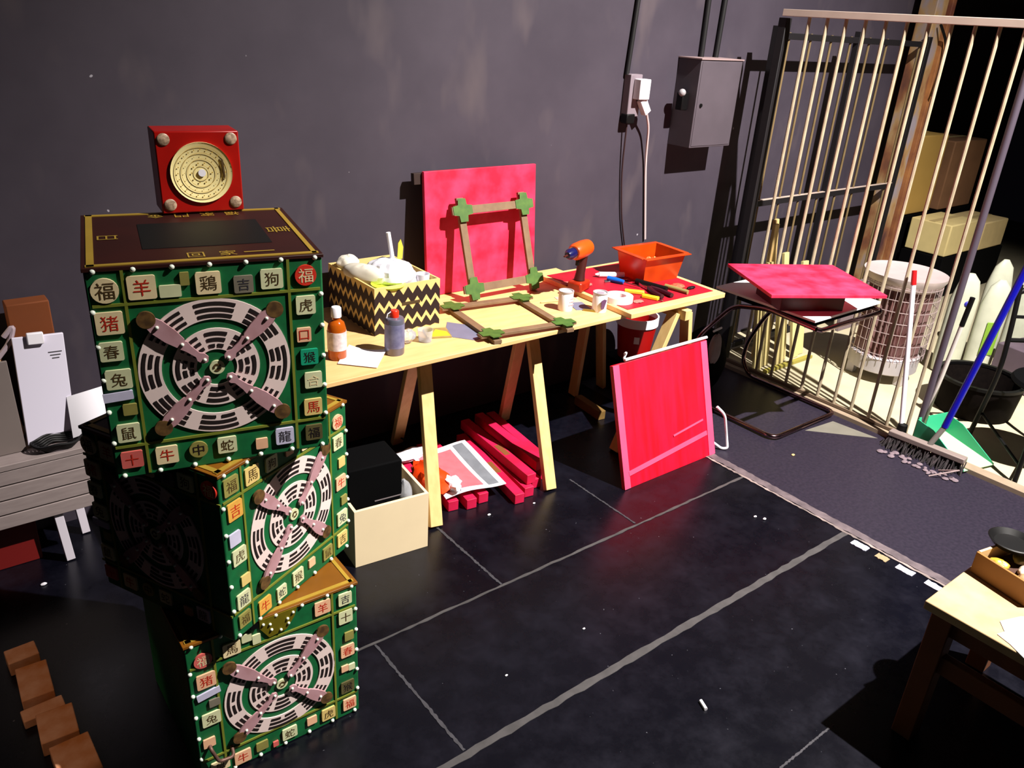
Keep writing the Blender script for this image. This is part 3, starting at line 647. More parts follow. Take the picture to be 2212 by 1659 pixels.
for (x, y, r_, l_) in ((2.62, 2.80, 1, 'pinkish wood shavings by the drill battery, left side'), (2.70, 2.735, 2, 'grey-pink wood shavings right of the drill'), (2.745, 2.43, 3, 'pink crumbs in front of the yellow knife')):
    crumple('shavings', l_, 'shavings', (x, y, PZ+.004), (.03, .02, .004), 50+r_, mat('pink_shavings', (190, 100, 90), .8), .4)

# ================================================================== UNDER THE TABLE
t = thing('cream_bin', 'open cream box on the floor in front of the first trestle', 'box', (1.312, 2.245, 0), -.11)
cb = MB(); CW, CD, CH = .305, .27, .25
for (c_, d_) in (((0, .006, CH/2), (CW, .012, CH)), ((0, CD-.006, CH/2), (CW, .012, CH)), ((-CW/2+.006, CD/2, CH/2), (.012, CD-.024, CH)), ((CW/2-.006, CD/2, CH/2), (.012, CD-.024, CH)), ((0, CD/2, .006), (CW-.024, CD-.024, .012))): cb.box(c_, d_)
cb.build('box_shell', CREAM, t, .001)
t = thing('black_case', 'black case standing inside the cream box', 'case', (1.30, 2.30, .014), -.11)
MB().box((-.02, .10, .185), (.22, .17, .37)).build('case_body', BLACK, t, .006)
MB().box((.03, .014, .215), (.11, .002, .004)).build('grey_seam', mat('grey_piping', (120, 110, 112), .5), t)
crumple('clear_bag', 'crumpled clear plastic bag in the right corner of the cream box', 'bag', (1.41, 2.33, .20), (.035, .05, .075), 61, CLEAR, .2)
tag(MB().tube(smooth_path([(0, 0, 0), (.03, -.10, -.01), (.06, -.24, -.04), (.09, -.40, .0)], .08), .004, 6).build('black_cable', BLKM), 'thin black cable running past the rear leg to the magazine', 'cable', loc=(1.78, 3.02, .05))
# red bars
BAR = mat('crimson_painted_bar', (212, 26, 78), .5, var=.5, scale=10, rgb2=(160, 6, 22))
barspec = [((1.70, 2.86, .025), (1.615, 2.40, .025)), ((1.77, 2.86, .025), (1.69, 2.38, .025)), ((1.84, 2.88, .025), (1.765, 2.35, .025)), ((1.90, 2.88, .025), (1.835, 2.36, .025)),
 ((2.06, 2.86, .025), (1.965, 2.27, .025)), ((2.12, 2.88, .025), (2.035, 2.29, .025)), ((2.19, 2.90, .025), (2.11, 2.33, .025)), ((2.27, 2.96, .025), (2.19, 2.37, .025)),
 ((2.11, 2.90, .075), (2.06, 2.31, .075)), ((2.21, 2.92, .075), (2.17, 2.38, .075)), ((2.33, 2.98, .025), (2.26, 2.42, .025))]
blab = ['under the magazine, leftmost of four', 'under the magazine, second from the left', 'under the magazine, third from the left', 'under the magazine, right of the four',
 'front left of the loose heap', 'in the bottom layer beside the front left one', 'in the middle of the bottom layer', 'right of the bottom layer near the trestle leg', 'lying on top of the heap, the left one', 'lying on top of the heap, the right one', 'rightmost on the floor, behind the trestle leg']
b0 = None
for i, (a, b) in enumerate(barspec):
    a = Vector(a); b = Vector(b); L_ = (b-a).length
    if b0 is None:
        b0 = MB().box((0, 0, 0), (.60, .047, .047)).build('red_bar', BAR, None, .0015); o = b0
    else: o = b0.copy(); COL.objects.link(o)
    d = b-a; tag(o, 'crimson wooden bar ' + blab[i], 'bar', 'crimson wooden bars under the table', (a+b)/2, atan2(d.y, d.x)); o.scale = (L_/.60, 1, 1)
    if i in (4, 6, 8): 
        s_ = MB().box((.05, 0, .0238), (.10, .03, .0012)).build('brown_stain', mat('umber_stain', (120, 70, 30), .7), o)
t = thing('magazine', 'white bordered magazine page lying on the red bars', 'magazine', (1.84, 2.575, .063), -.16)
pg = MB().sheet([(-.15, -.21, .0), (.14, -.21, .0), (.14, .21, .0), (-.15, .21, .0)], .003, 12, 12, lambda u, v: .010*sin(u*5+v*3)+.016*(1-v)*u).build('page', WHITE, t)
def wv(u, v): return .010*sin(u*5+v*3)+.016*(1-v)*u
def patch(x0, x1, y0, y1, nm, m, z=.0036):
    def f_(u, v): return wv((x0+(x1-x0)*u+.15)/.29, (y0+(y1-y0)*v+.21)/.42)
    return MB().sheet([(x0, y0, z), (x1, y0, z), (x1, y1, z), (x0, y1, z)], .0008, 8, 8, f_).build(nm, m, t)
patch(-.13, .045, -.18, .17, 'pink_print', mat('pink_print', (214, 110, 120), .5, var=.4, scale=20)); patch(.065, .115, -.19, .19, 'grey_print', mat('grey_photo_print', (128, 132, 140), .5, var=.5, scale=16))
t = thing('orange_bag', 'crumpled orange and white plastic bag in front of the magazine', 'bag', (1.66, 2.52, .10))
mb = MB(); lump(mb, (0, 0, 0), (.07, .12, .05), 71, .22, 10); mb.build('bag_body', mat('orange_bag_plastic', (232, 66, 14), .4, var=.4, scale=14), t)
mb = MB(); lump(mb, (.055, -.09, .0), (.035, .05, .03), 73, .3, 8); mb.build('bag_handles', BAGM, t)
crumple('white_wrapper', 'white plastic wrapper behind the front trestle leg', 'wrapper', (1.72, 2.78, .075), (.10, .05, .02), 77, BAGM, .3)
t = thing('ochre_block', 'pale wooden block lying in the dark under the table', 'block', (2.86, 2.78, .0), R(-96))
MB().box((0, 0, .025), (.22, .045, .05)).build('block', mat('ochre_wood', (120, 92, 44), .7, var=.5, scale=20), t, .002)
t = thing('red_pot', 'red bucket with white rim under the right end of the table', 'bucket', (3.29, 2.90, .0))
MB().lathe([(0, .20), (.09, .20), (.115, .42), (.112, .42), (.087, .205), (0, .205)], n=30).build('bucket_wall', mat('red_bucket', (160, 14, 12), .4, var=.3), t)
MB().lathe([(.112, .40), (.12, .40), (.12, .45), (.112, .45)], n=30, closed=True).build('rim', WPLA, t)
MB().box((-.07, -.075, .33), (.03, .012, .04), rz=-.75).build('white_print', WPLA, t)
tag(MB().box((0, 0, .10), (.26, .24, .20)).build('storage_box', BLACK, None, .004), 'black box under the red bucket', 'box', loc=(3.29, 2.90, 0))

# ---- red panel standing on the floor
t = thing('standing_red_sheet', 'large glossy red sheet standing on the floor against the table end', 'sheet', (2.765, 2.09, 0))
pm = Matrix.Rotation(R(-17), 4, 'X')
MB().box((0, .012, .292), (.645, .018, .582), pm).build('sheet_board', REDP, t, .0015)
MB().box((-.303, .0015, .292), (.038, .004, .578), pm).build('pink_edge', PINK, t)
MB().box((.298, .0015, .292), (.045, .004, .578), pm).build('pink_edge', PINK, t)
MB().box((0, .0, .098), (.56, .004, .022), pm @ Matrix.Rotation(R(-5.5), 4, 'Y')).build('pink_streak', PINK, t)
MB().box((.16, .0, .165), (.22, .004, .008), pm @ Matrix.Rotation(R(-7), 4, 'Y')).build('pink_streak', PINK, t)
t2 = thing('white_rod', 'white rod lying along the top edge of the standing red sheet', 'rod', (2.79, 2.266, .562))
MB().tube([(-.27, .0, .007), (.30, .0, .007)], .0075, 10).build('rod', WPLA, t2)
MB().tube(smooth_path([(-.268, .0, .007), (-.262, .012, .014), (-.25, .012, .035), (-.268, .005, .035)], .008), .006, 8).build('hook', WPLA, t2)
tag(MB().tube(smooth_path([(0, .01, .24), (.035, -.02, .20), (.07, -.03, .07), (.068, -.05, .012), (.045, -.03, .008), (.0, .02, .05)], .06), .007, 10).build('white_hose', WPLA), 'bent white plastic hose at the right edge of the standing red sheet', 'hose', loc=(3.10, 2.13, 0))

# ================================================================== CHAIR WITH BOARDS
CT = mat('chair_tube', (150, 118, 122), .16, metal=1)
t = thing('cantilever_chair', 'tubular steel cantilever chair carrying the white and red boards', 'chair', (3.75, 2.30, 0))
xl, xr = -.29, .29
side = lambda x: [(x, -.29, .018), (x, .31, .018), (x, .37, .10), (x, .36, .22), (x, .27, .42), (x, .10, .63), (x, -.10, .675), (x, -.385, .66)]
loop = [(xr, -.285, .018)]
L1 = [(xl, .32, .018)]
path = side(xl)[::-1]
full = side(xl)[::-1]+[(xl, -.29, .018), (xr, -.29, .018)]+side(xr)[1:]
full = [side(xl)[-1]]+[p for p in side(xl)[::-1][1:-1]]+[(xl, -.29, .018), (xr, -.29, .018)]+side(xr)[1:]
MB().tube(smooth_path(full, .06, 6)+[], .0125, 12).build('tube_frame', CT, t)
MB().tube(smooth_path([side(xl)[-1], (xl+.02, -.40, .655), (xr-.02, -.40, .655), side(xr)[-1]], .04), .0125, 12).build('front_rail', CT, t)
MB().box((0, -.13, .672), (.56, .46, .018)).build('seat', BLACK, t, .003)
tag(MB().box((0, 0, .006), (.60, .60, .012)).build('white_board', mat('white_board', (246, 244, 246), .6), None, .001), 'square white board lying on the tubular chair under the red board', 'board', loc=(3.752, 2.225, .690))
t = thing('red_top_box', 'red board on a dark red box, turned diagonally over the white board', 'box', (3.62, 2.13, .7025), R(-28.5))
MB().box((0, .01, .055), (.34, .27, .110)).build('box_body', mat('maroon_box', (96, 14, 12), .4, var=.3), t, .002)
MB().box((0, 0, .119), (.60, .51, .016)).build('red_board', RED, t, .001)
# black bag and cloth under the chair
crumple('black_bag', 'black bag on the floor behind the standing red sheet', 'bag', (3.62, 2.66, .19), (.15, .13, .20), 81, BLACK, .1)
crumple('grey_rag', 'grey-white rag hanging over the black bag', 'rag', (3.53, 2.52, .33), (.04, .03, .09), 83, mat('grey_rag', (150, 140, 140), .9, var=.4, scale=20), .2)
tag(MB().tube([(0, 0, 0), (.07, .0, .01)], .006, 8).build('white_stick', WPLA), 'short white stick on top of the black bag', 'stick', loc=(3.60, 2.60, .39))

# ================================================================== WALL FITTINGS
t = thing('breaker_box', 'dark grey electrical breaker box on the back wall', 'electrical box', (3.625, WY, 1.335))
WB = mat('painted_metal_box', (78, 70, 78), .6, var=.4, scale=5)
MB().box((.175, -.08, .228), (.35, .16, .456)).build('cabinet', WB, t, .003)
MB().box((.175, -.161, .228), (.33, .004, .436)).build('door', WB, t, .001)
MB().lathe([(0, .006), (.010, .006), (.010, 0), (0, 0)], n=16, M=FRONT @ Matrix.Translation((.04, .225, .163))).build('lock', BLKM, t)
MB().box((.175, -.083, .459), (.36, .165, .006)).build('top_lip', mat('pale_metal_lip', (150, 128, 128), .5), t)
sw = MB().box((-.03, -.09, .24), (.05, .045, .09)).build('side_switch', BLKM, t, .004)
MB().ball((-.05, -.10, .285), .02, 7).build('switch_knob', mat('grey_knob', (150, 146, 150), .4), sw)
def conduit(label, x0, x1, z0, z1, r=.014):
    return tag(MB().tube([(0, -r-.002, z0), (x1-x0, -r-.002, z1)], r, 10).build('conduit', mat('black_conduit', (12, 10, 13), .6)), label, 'conduit', 'black conduits on the back wall', (x0, WY, 0))
conduit('black conduit entering the breaker box, the left one', 3.79, 3.77, 1.79, 2.9)
conduit('black conduit entering the breaker box, the right one', 3.915, 3.94, 1.79, 2.9)
conduit('black conduit running down to the white socket', 3.225, 3.30, 1.70, 2.9, .012)
t = thing('wall_socket', 'grey surface socket with white plugs on the back wall', 'socket', (3.265, WY, 1.60))
MB().box((0, -.025, 0), (.085, .05, .21)).build('socket_body', mat('grey_socket', (120, 108, 116), .5), t, .004)
MB().box((.02, -.075, .035), (.075, .05, .10)).build('white_adapter', WPLA, t, .004)
MB().box((0, 0, 0), (.045, .035, .085), Matrix.Translation((.055, -.07, -.05)) @ Matrix.Rotation(R(-35), 4, 'Y')).build('white_plug', WPLA, t, .004)
MB().box((-.015, -.03, -.115), (.06, .05, .05)).build('black_plug', BLKM, t, .006)
tag(MB().tube(smooth_path([(3.345, WY-.07, 1.52), (3.40, WY-.05, 1.44), (3.45, WY-.012, 1.25), (3.53, WY-.012, .80)], .12), .0065, 8).build('socket_cable', mat('pinkish_white_cord', (206, 182, 182), .5)), 'white cord hanging from the white plug down behind the table', 'cord')
tag(MB().tube(smooth_path([(3.25, WY-.03, 1.46), (3.27, WY-.012, 1.2), (3.31, WY-.012, .95), (3.37, WY-.012, .76)], .1), .0045, 8).build('thin_cable', mat('dark_cord', (44, 22, 24), .6)), 'thin dark cord hanging from the black plug down the wall', 'cord')

# ================================================================== GRILLES
BARM = mat('khaki_painted_bar', (172, 160, 134), .5, var=.6, scale=14, rgb2=(144, 124, 104)); BARD = mat('dim_brown_bar', (120, 100, 66), .6, var=.5, scale=12); RAILM = mat('rail_metal', (190, 170, 158), .5, var=.3); POSTM = mat('black_post', (16, 12, 16), .6)
t = thing('security_grille', 'tall barred metal grille running from the back wall to the right', 'grille', (GX, 2.83, 0))
for i in range(11):
    y = -.13-.107*i
    MB().tube([(0, y, .028), (0, y, 2.03)], .0095, 8).build('bar', BARM, t)
MB().box((0, -.68, 2.045), (.034, 1.42, .034)).build('top_rail', RAILM, t, .002)
MB().box((0, -.62, .036), (.022, 1.24, .018)).build('bottom_rail', mat('bottom_rail', (110, 92, 74), .6), t, .002)
MB().box((.02, .03, 1.02), (.05, .05, 2.0)).build('end_post', POSTM, t, .003)
MB().tube([(.03, -1.245, .024), (.03, -1.245, 2.03)], .017, 12).build('gate_post', mat('grey_gate_post', (92, 82, 96), .5, metal=.4), t)
# rear grille along the wall
t = thing('rear_grille', 'second barred grille behind the first, in front of the back wall', 'grille', (4.20, 2.96, 0))
for i in range(8): MB().tube([(.12+.215*i, 0, .03), (.12+.215*i, 0, 1.95)], .0075, 8).build('bar', BARD, t)
for (z, nm, m_) in ((1.93, 'top_rail', POSTM), (.98, 'middle_rail', POSTM), (.04, 'bottom_rail', POSTM)):
    MB().box((.86, 0, z), (1.76, .03, .035)).build(nm, m_, t, .002)
MB().box((.86, -.004, 1.0), (1.76, .02, .004)).build('rail_lip', RAILM, t)
for x in (.0, .85, 1.72): MB().box((x, .0, 1.0), (.045, .04, 1.96)).build('post', POSTM, t, .002)
# ---- rusty pillar
t = thing('rusty_pillar', 'rust and grey patched steel pillar behind the grilles', 'pillar', (6.0, 3.02, 0))
def rust():
    m = bpy.data.materials.new('peeling_rust'); m.use_nodes = True; N = m.node_tree.nodes; L = m.node_tree.links; b = N['Principled BSDF']; b.inputs['Roughness'].default_value = .7
    tc = N.new('ShaderNodeTexCoord'); mp = N.new('ShaderNodeMapping'); mp.inputs['Scale'].default_value = (1, 1, .5); L.new(tc.outputs['Object'], mp.inputs[0])
    nz = N.new('ShaderNodeTexNoise'); nz.inputs['Scale'].default_value = 5; nz.inputs['Detail'].default_value = 7; L.new(mp.outputs[0], nz.inputs['Vector'])
    r = N.new('ShaderNodeValToRGB'); e = r.color_ramp.elements; e[0].position = .3; e[0].color = (.06, .02, .02, 1); e[1].position = .75; e[1].color = (.30, .28, .33, 1)
    k = e.new(.42); k.color = (.20, .075, .03, 1); k = e.new(.52); k.color = (.34, .21, .09, 1); k = e.new(.6); k.color = (.26, .22, .25, 1)
    L.new(nz.outputs[0], r.inputs[0]); L.new(r.outputs[0], b.inputs['Base Color']); return m
MB().box((0, 0, 1.5), (.15, .12, 3.0)).build('column', rust(), t, .004)
MB().box((.10, -.02, 1.5), (.05, .14, 3.0)).build('flange', mat('orange_flange', (164, 110, 62), .7, var=1, scale=4, rgb2=(96, 50, 36)), t, .003)
tag(MB().tube(smooth_path([(5.98, 2.93, 2.06), (6.07, 2.90, 1.95), (6.10, 2.90, 1.78), (6.06, 2.90, 1.6)], .1), .009, 8).build('loose_cable', BLKM), 'black cable looping down the rusty pillar', 'cable')

# ================================================================== CAGE CONTENTS
# drum heater
t = thing('drum_heater', 'round galvanised drum heater with wire guard behind the grille', 'heater', (4.855, 2.20, 0))
MB().lathe([(0, .07), (.20, .07), (.205, .075), (.205, .16), (.19, .17), (0, .17)], n=40).build('base_drum', GALV, t)
rib = MB(); n = 36
vs = []
for z in (.17, .60):
    for j in range(n*2):
        rr = .185 if j % 2 else .165; vs.append((rr*cos(pi*j/n), rr*sin(pi*j/n), z))
rib.add(vs, [(j, (j+1) % (2*n), 2*n+(j+1) % (2*n), 2*n+j) for j in range(2*n)])
rib.build('fluted_core', mat('brown_fluted_core', (150, 120, 120), .4, metal=.5, var=.6, scale=6, rgb2=(110, 56, 48)), t)
MB().lathe([(.17, .60), (.20, .60), (.235, .655), (.24, .68), (.225, .675), (.12, .655), (0, .665)], n=40).build('dished_top', mat('pale_steel_top', (206, 190, 190), .4, metal=.3, var=.3), t)
wg = MB()
for z in (.20, .27, .34, .41, .48, .55, .62):
    wg.tube([(.222*cos(2*pi*k/36), .222*sin(2*pi*k/36), z) for k in range(36)], .0026, 5, closed=True)
for k in range(36): wg.tube([(.222*cos(2*pi*k/36), .222*sin(2*pi*k/36), .16), (.222*cos(2*pi*k/36), .222*sin(2*pi*k/36), .65)], .0022, 5)
wg.build('wire_guard', mat('wire_guard', (196, 176, 176), .4, metal=.6), t)
for a in (250, 10, 130): MB().box((.17*cos(R(a)), .17*sin(R(a)), .037), (.05, .05, .074)).build('foot', GALV, t, .003)

# pale planks leaning behind the chair
pl = [(4.20, 2.72, .60, .07), (4.30, 2.74, .66, .06), (4.40, 2.70, .52, .08), (4.50, 2.74, .70, .05), (4.60, 2.72, .56, .07), (4.69, 2.74, .62, .06)]
pls = ['nearest the wall post', 'second from the wall post', 'wide one in the middle left', 'narrow tall one in the middle right', 'second from the heater', 'nearest the heater']
for i, (x, y, h, wd) in enumerate(pl):
    o = MB().box((0, 0, h/2), (wd, .02, h), Matrix.Rotation(R(-10), 4, 'X') @ Matrix.Rotation(R(random.uniform(-4, 4)), 4, 'Y')).build('leaning_plank', mat('pale_plank', (206, 190, 130), .7, var=.35, scale=9), None, .001)
    tag(o, 'pale plank leaning behind the grille, ' + pls[i], 'plank', 'pale planks leaning behind the grille', (x, y-.06, 0))
t = thing('folded_trestle', 'folded pale trestle with pointed top standing behind the planks', 'trestle', (4.36, 2.80, 0))
MB().beam((.0, 0, .005), (-.015, .02, .88), .045, .02, (1, 0, 0)).build('leg', PINE, t, .002)
MB().beam((.13, 0, .005), (.01, .045, .90), .045, .02, (1, 0, 0)).build('leg', PINE, t, .002)
tag(MB().box((0, 0, .009), (.5, .03, .018)).build('low_batten', mat('olive_batten', (150, 140, 60), .7)), 'thin olive batten lying on the floor before the leaning planks', 'batten', loc=(4.45, 2.60, .0))
# cartons far back
SACK = mat('olive_tan_paper', (176, 140, 70), .8, var=.35, scale=3, rgb2=(196, 158, 84))
def carton(label, x, y, z, w_, d_, h, m=SACK, name='carton', cat='carton', grp='cartons stacked at the back of the cage', rz=0):
    t = thing(name, label, cat, (x, y, z), rz, grp)
    MB().box((0, 0, h/2), (w_, d_, h)).build('carton_body', m, t, .01)
    MB().box((0, 0, h+.001), (w_*.98, .05, .002)).build('top_tape', mat('pale_tape', (190, 170, 120), .5), t)
    return t
carton('tall tan carton right beside the rusty pillar', 6.32, 3.42, .62, .36, .40, .62)
carton('widest tan carton standing at the back of the cage', 6.90, 3.42, .62, .62, .40, .64)
carton('brownish carton at the right edge behind the grille', 7.62, 3.40, .62, .60, .40, .58, mat('reddish_cardboard', (140, 100, 70), .8, var=.5, scale=5))
carton('cream carton under the tan cartons in the middle', 7.05, 2.99, .36, .50, .34, .26, mat('cream_cardboard', (220, 200, 140), .8, var=.2), rz=.0)
carton('cream carton under the brownish carton at the right', 7.66, 2.99, .34, .46, .34, .24, mat('cream_cardboard2', (214, 190, 136), .8, var=.3))
for (x, y, w_, d_, h, l_) in ((6.32, 3.40, .40, .42, .615, 'under the tall tan carton'), (6.90, 3.42, .66, .42, .615, 'under the widest tan carton'), (7.62, 3.40, .62, .42, .615, 'under the brownish carton'), (7.05, 2.99, .54, .36, .355, 'under the left cream carton'), (7.66, 2.99, .50, .36, .335, 'under the right cream carton')):
    tag(MB().box((0, 0, h/2), (w_, d_, h)).build('black_crate', BLACK, None, .006), 'black crate in the dark cage, ' + l_, 'crate', 'black crates under the cartons', (x, y, 0))
tag(MB().box((0, 0, .16), (.42, .28, .32)).build('storage_chest', BLACK, None, .006), 'black chest on the floor in front of the rusty pillar', 'chest', loc=(5.95, 2.70, .0))
tag(MB().box((0, 0, .18), (.42, .02, .36)).build('grey_sheet_board', mat('grey_sheeting', (120, 104, 110), .6), None), 'grey board leaning beside the heater on the left', 'board', loc=(5.55, 2.80, 0))
# white and green sacks
PS = mat('pale_sack_plastic', (190, 192, 172), .4, var=.4, scale=9); GP = mat('green_sack_print', (120, 160, 50), .5, var=.3); BP = mat('blue_sack_print', (40, 36, 150), .5)
sk = [(5.30, 2.00, .66, .16, 'nearest the heater, with blue prints'), (5.42, 1.86, .64, .16, 'with the large green print'), (5.72, 1.98, .70, .15, 'tallest, behind the chair back'), (5.92, 1.86, .66, .15, 'right of the tallest one')]
for i, (x, y, h, wd, l_) in enumerate(sk):
    t = thing('tall_sack', 'pale plastic sack behind the gate, ' + l_, 'sack', (x, y, 0), R(-38), 'pale plastic sacks behind the gate')
    mb = MB().lathe([(0, 0), (wd*.5, .01), (wd*.56, .10), (wd*.55, h*.75), (wd*.38, h*.93), (wd*.12, h), (0, h)], n=20); mb.v = [(a, b*.6, c) for a, b, c in mb.v]; mb.build('sack_body', PS, t)
    if i in (0, 1): MB().box((0, -wd*.335, h*.42), (wd*.55, .006, h*.34)).build('green_print', GP if i else BP, t, .002) if i else MB().ball((0, -wd*.31, h*.72), (.025, .012, .022), 6).build('blue_print', BP, t)
# bottles on a crate seen through the chair
t = thing('grey_crate', 'grey crate behind the black chair carrying bottles', 'crate', (5.62, 1.56, 0), R(-10))
MB().box((0, 0, .13), (.50, .34, .26)).build('crate_body', mat('dark_grey_crate', (86, 72, 84), .6, var=.4), t, .006)
bt = None
for i, (x, y, l_) in enumerate(((-.14, -.06, 'left one'), (-.03, -.02, 'second from the left'), (.07, -.06, 'third from the left'), (.17, -.02, 'rightmost one'))):
    p = Matrix.Translation((5.62, 1.56, .262)) @ Matrix.Rotation(R(-10), 4, 'Z') @ Vector((x, y, 0))
    if bt is None:
        bt = thing('spray_bottle', '', 'bottle'); o = bt
        MB().lathe([(0, 0), (.034, 0), (.036, .01), (.036, .17), (.022, .20), (0, .20)], n=20).build('bottle_body', WPLA, bt)
        MB().lathe([(.0362, .09), (.0372, .09), (.0372, .175), (.0362, .175)], n=20, closed=True).build('green_label', mat('green_label', (70, 176, 60), .5), bt)
        MB().lathe([(.0362, .005), (.0372, .005), (.0372, .03), (.0362, .03)], n=20, closed=True).build('blue_band', BP, bt)
        MB().lathe([(0, .198), (.016, .198), (.016, .235), (0, .235)], n=14).build('cap', WPLA, bt)
    else: o = copy_tree(bt)
    tag(o, 'white bottle with green label behind the chair back, ' + l_, 'bottle', 'green-labelled bottles behind the chair', p)

# ---- black chair at the right edge
t = thing('black_chair', 'black metal chair with curved back at the right edge', 'chair', (4.43, 1.127, 0), R(-35))
bk = BLKM
for (x, y) in ((-.19, -.17), (.19, -.17)): MB().tube([(x, y, .44), (x*1.12, y-.03, .008)], .0125, 10).build('leg', bk, t)
for x in (-.18, .18): MB().tube(smooth_path([(x*1.1, .24, .008), (x, .19, .44), (x, .22, .70), (x, .25, .88)], .12), .0125, 10).build('leg', bk, t)
MB().lathe([(0, .435), (.20, .435), (.21, .445), (.20, .462), (0, .468)], n=36).build('seat', BLACK, t)
MB().tube(smooth_path([(-.18, .245, .84), (-.09, .26, .875), (.09, .26, .875), (.18, .245, .84)], .08), .014, 10).build('top_rail', bk, t)
MB().tube([(-.18, .225, .72), (.18, .225, .72)], .009, 8).build('back_rail', STEEL, t)
MB().tube([(-.18, .21, .60), (.18, .21, .60)], .012, 8).build('back_rail', bk, t)
for x in (-.06, .06): MB().tube([(x, .215, .60), (x, .235, .84)], .008, 8).build('back_spindle', bk, t)
MB().tube([(-.21, -.18, .10), (-.18, .22, .18)], .008, 8).build('stretcher', bk, t)
MB().tube([(-.205, -.18, .05), (.0, .02, .10), (.205, -.18, .05)], .007, 8).build('stretcher', bk, t)
# round dark bin behind
t = thing('round_basket', 'low round dark basket on the beige floor behind the chair', 'basket', (4.86, 1.62, 0))
MB().lathe([(0, .0), (.20, .0), (.21, .01), (.23, .20), (.215, .20), (.20, .02), (0, .02)], n=36).build('basket_wall', mat('dark_woven_basket', (16, 10, 8), .85, spec=.1, var=.8, scale=40, rgb2=(8, 4, 4)), t)
MB().lathe([(.212, .195), (.236, .195), (.236, .212), (.212, .212)], n=36, closed=True).build('rim', BLKM, t)

# ---- brooms, dustpan
t = thing('push_broom', 'white-handled long broom with red tip standing at the grille', 'broom', (4.02, 1.60, 0))
MB().tube([(.0, .03, .10), (.045, .19, .83)], .0125, 12).build('handle', WPLA, t)
MB().tube([(.045, .19, .83), (.049, .206, .90)], [.0135, .012], 12).build('red_tip', mat('red_grip', (190, 20, 24), .4), t)
MB().lathe([(0, 0), (.028, 0), (.024, .09), (0, .10)], n=14, M=Matrix.Translation((0, .025, .03))).build('socket', BLKM, t)
t = thing('floor_squeegee', 'wide grey broom head with dark bristles and blue pole leaning right', 'broom', (3.985, 1.44, 0))
MB().beam((-.01, .22, .075), (.02, -.16, .075), .028, .05).build('head_block', mat('grey_broom_head', (126, 112, 108), .5), t, .004)
br = MB()
for k in range(200):
    u = random.random(); x = -.01+.03*u+random.uniform(-.022, .022); y = .22-.38*u
    br.tube([(x, y, .062), (x+random.uniform(-.06, .01), y+random.uniform(-.02, .02), .003)], .003, 4)
br.build('bristles', mat('dark_bristles', (20, 16, 18), .8, var=.8, scale=40, rgb2=(60, 50, 54)), t)['kind'] = 'stuff'
MB().tube([(.01, .02, .085), (.045, -.01, .19)], .014, 10).build('ferrule', mat('grey_ferrule', (110, 104, 100), .5), t)
MB().tube([(.045, -.01, .19), (.13, -.11, 1.06)], .0165, 12).build('blue_pole', mat('blue_pole', (8, 10, 150), .35), t)
tag(MB().tube([(.0, .0, .0), (-.03, -.10, .06), (-.1, .0, -.0)], .004, 5).build('hair_clump', mat('dust_grey', (160, 140, 140), .9)), 'strand of dust beside the broom bristles', 'dust', loc=(3.93, 1.36, .004))
mb = MB()
for k in range(26): 
    u = k/26; mb.ball((random.uniform(-.03, .03), -.38*u+random.uniform(-.02, .02), .006), (random.uniform(.006, .022), random.uniform(.006, .02), .006), 4)
tag(mb.build('floor_dust', mat('dust_fluff', (120, 104, 112), .95, var=.6, scale=50), None), 'grey fluff and dust swept along the broom', 'dust', loc=(3.885, 1.63, 0), kind='stuff')
t = thing('dustpan', 'green dustpan with long grey-white handle resting behind the broom head', 'dustpan', (4.175, 1.44, 0), R(-14))
DG = mat('green_dustpan', (54, 172, 128), .4, var=.2); 
mb = MB(); mb.sheet([(-.12, -.20, .012), (.10, -.20, .012), (.10, .10, .05), (-.12, .10, .05)], .004, 6, 6); mb.build('pan_floor', mat('pale_green_pan', (150, 190, 150), .5, var=.4, scale=9, rgb2=(190, 180, 150)), t)
for sx, nm in ((.10, 'side_wall'), (-.12, 'side_wall')):
    MB().prism([(-.20, .012), (.12, .045), (.12, .15), (.02, .135), (-.20, .02)], -.002, .002, Matrix.Translation((sx, 0, 0)) @ Matrix(((0, 0, 1, 0), (1, 0, 0, 0), (0, 1, 0, 0), (0, 0, 0, 1)))).build(nm, DG, t)
MB().sheet([(-.12, .11, .045), (.10, .11, .045), (.10, .12, .16), (-.12, .12, .16)], .004, 6, 6).build('back_wall', DG, t)
MB().tube([(-.075, .12, .10), (-.06, .085, .68)], .011, 10).build('handle', mat('grey_white_handle', (204, 196, 190), .4), t)
MB().tube([(-.06, .085, .68), (-.056, .076, .83)], .0125, 10).build('grip', BLKM, t)

# ================================================================== BENCH
t = thing('wooden_bench', 'low wooden bench in the right foreground with braced legs', 'bench', (2.135, .665, 0))
BT = mat('worn_pale_benchtop', (190, 166, 126), .5, var=.8, scale=9, rgb2=(160, 132, 96), stretch=(1, 1, 1)); BLg = mat('brown_bench_leg', (112, 62, 30), .7, var=.4, scale=14)
MB().box((.30, -.60, .485), (.60, 1.20, .028)).build('benchtop', BT, t, .003)
MB().box((.30, -.60, .435), (.52, 1.10, .07)).build('apron', BLg, t, .003)
for (x, y) in ((.05, -.05), (.55, -.05), (.05, -1.15), (.55, -1.15)): MB().box((x, y, .235), (.06, .06, .47)).build('leg', BLg, t, .003)
for x in (.05, .55): MB().box((x, -.60, .30), (.03, 1.05, .06)).build('stretcher', BLg, t, .003)
PBX = Matrix.Translation((2.39, .655, .4995)) @ Matrix.Rotation(R(-12), 4, 'Z')
t = thing('parts_box', 'small open wooden box full of brass and wood bits on the bench', 'box', (2.39, .655, .4995), R(-12))
PBm = mat('brown_fibreboard', (150, 100, 44), .7, var=.3, scale=14); PEm = mat('pale_end_board', (224, 190, 140), .6)
pb = MB()
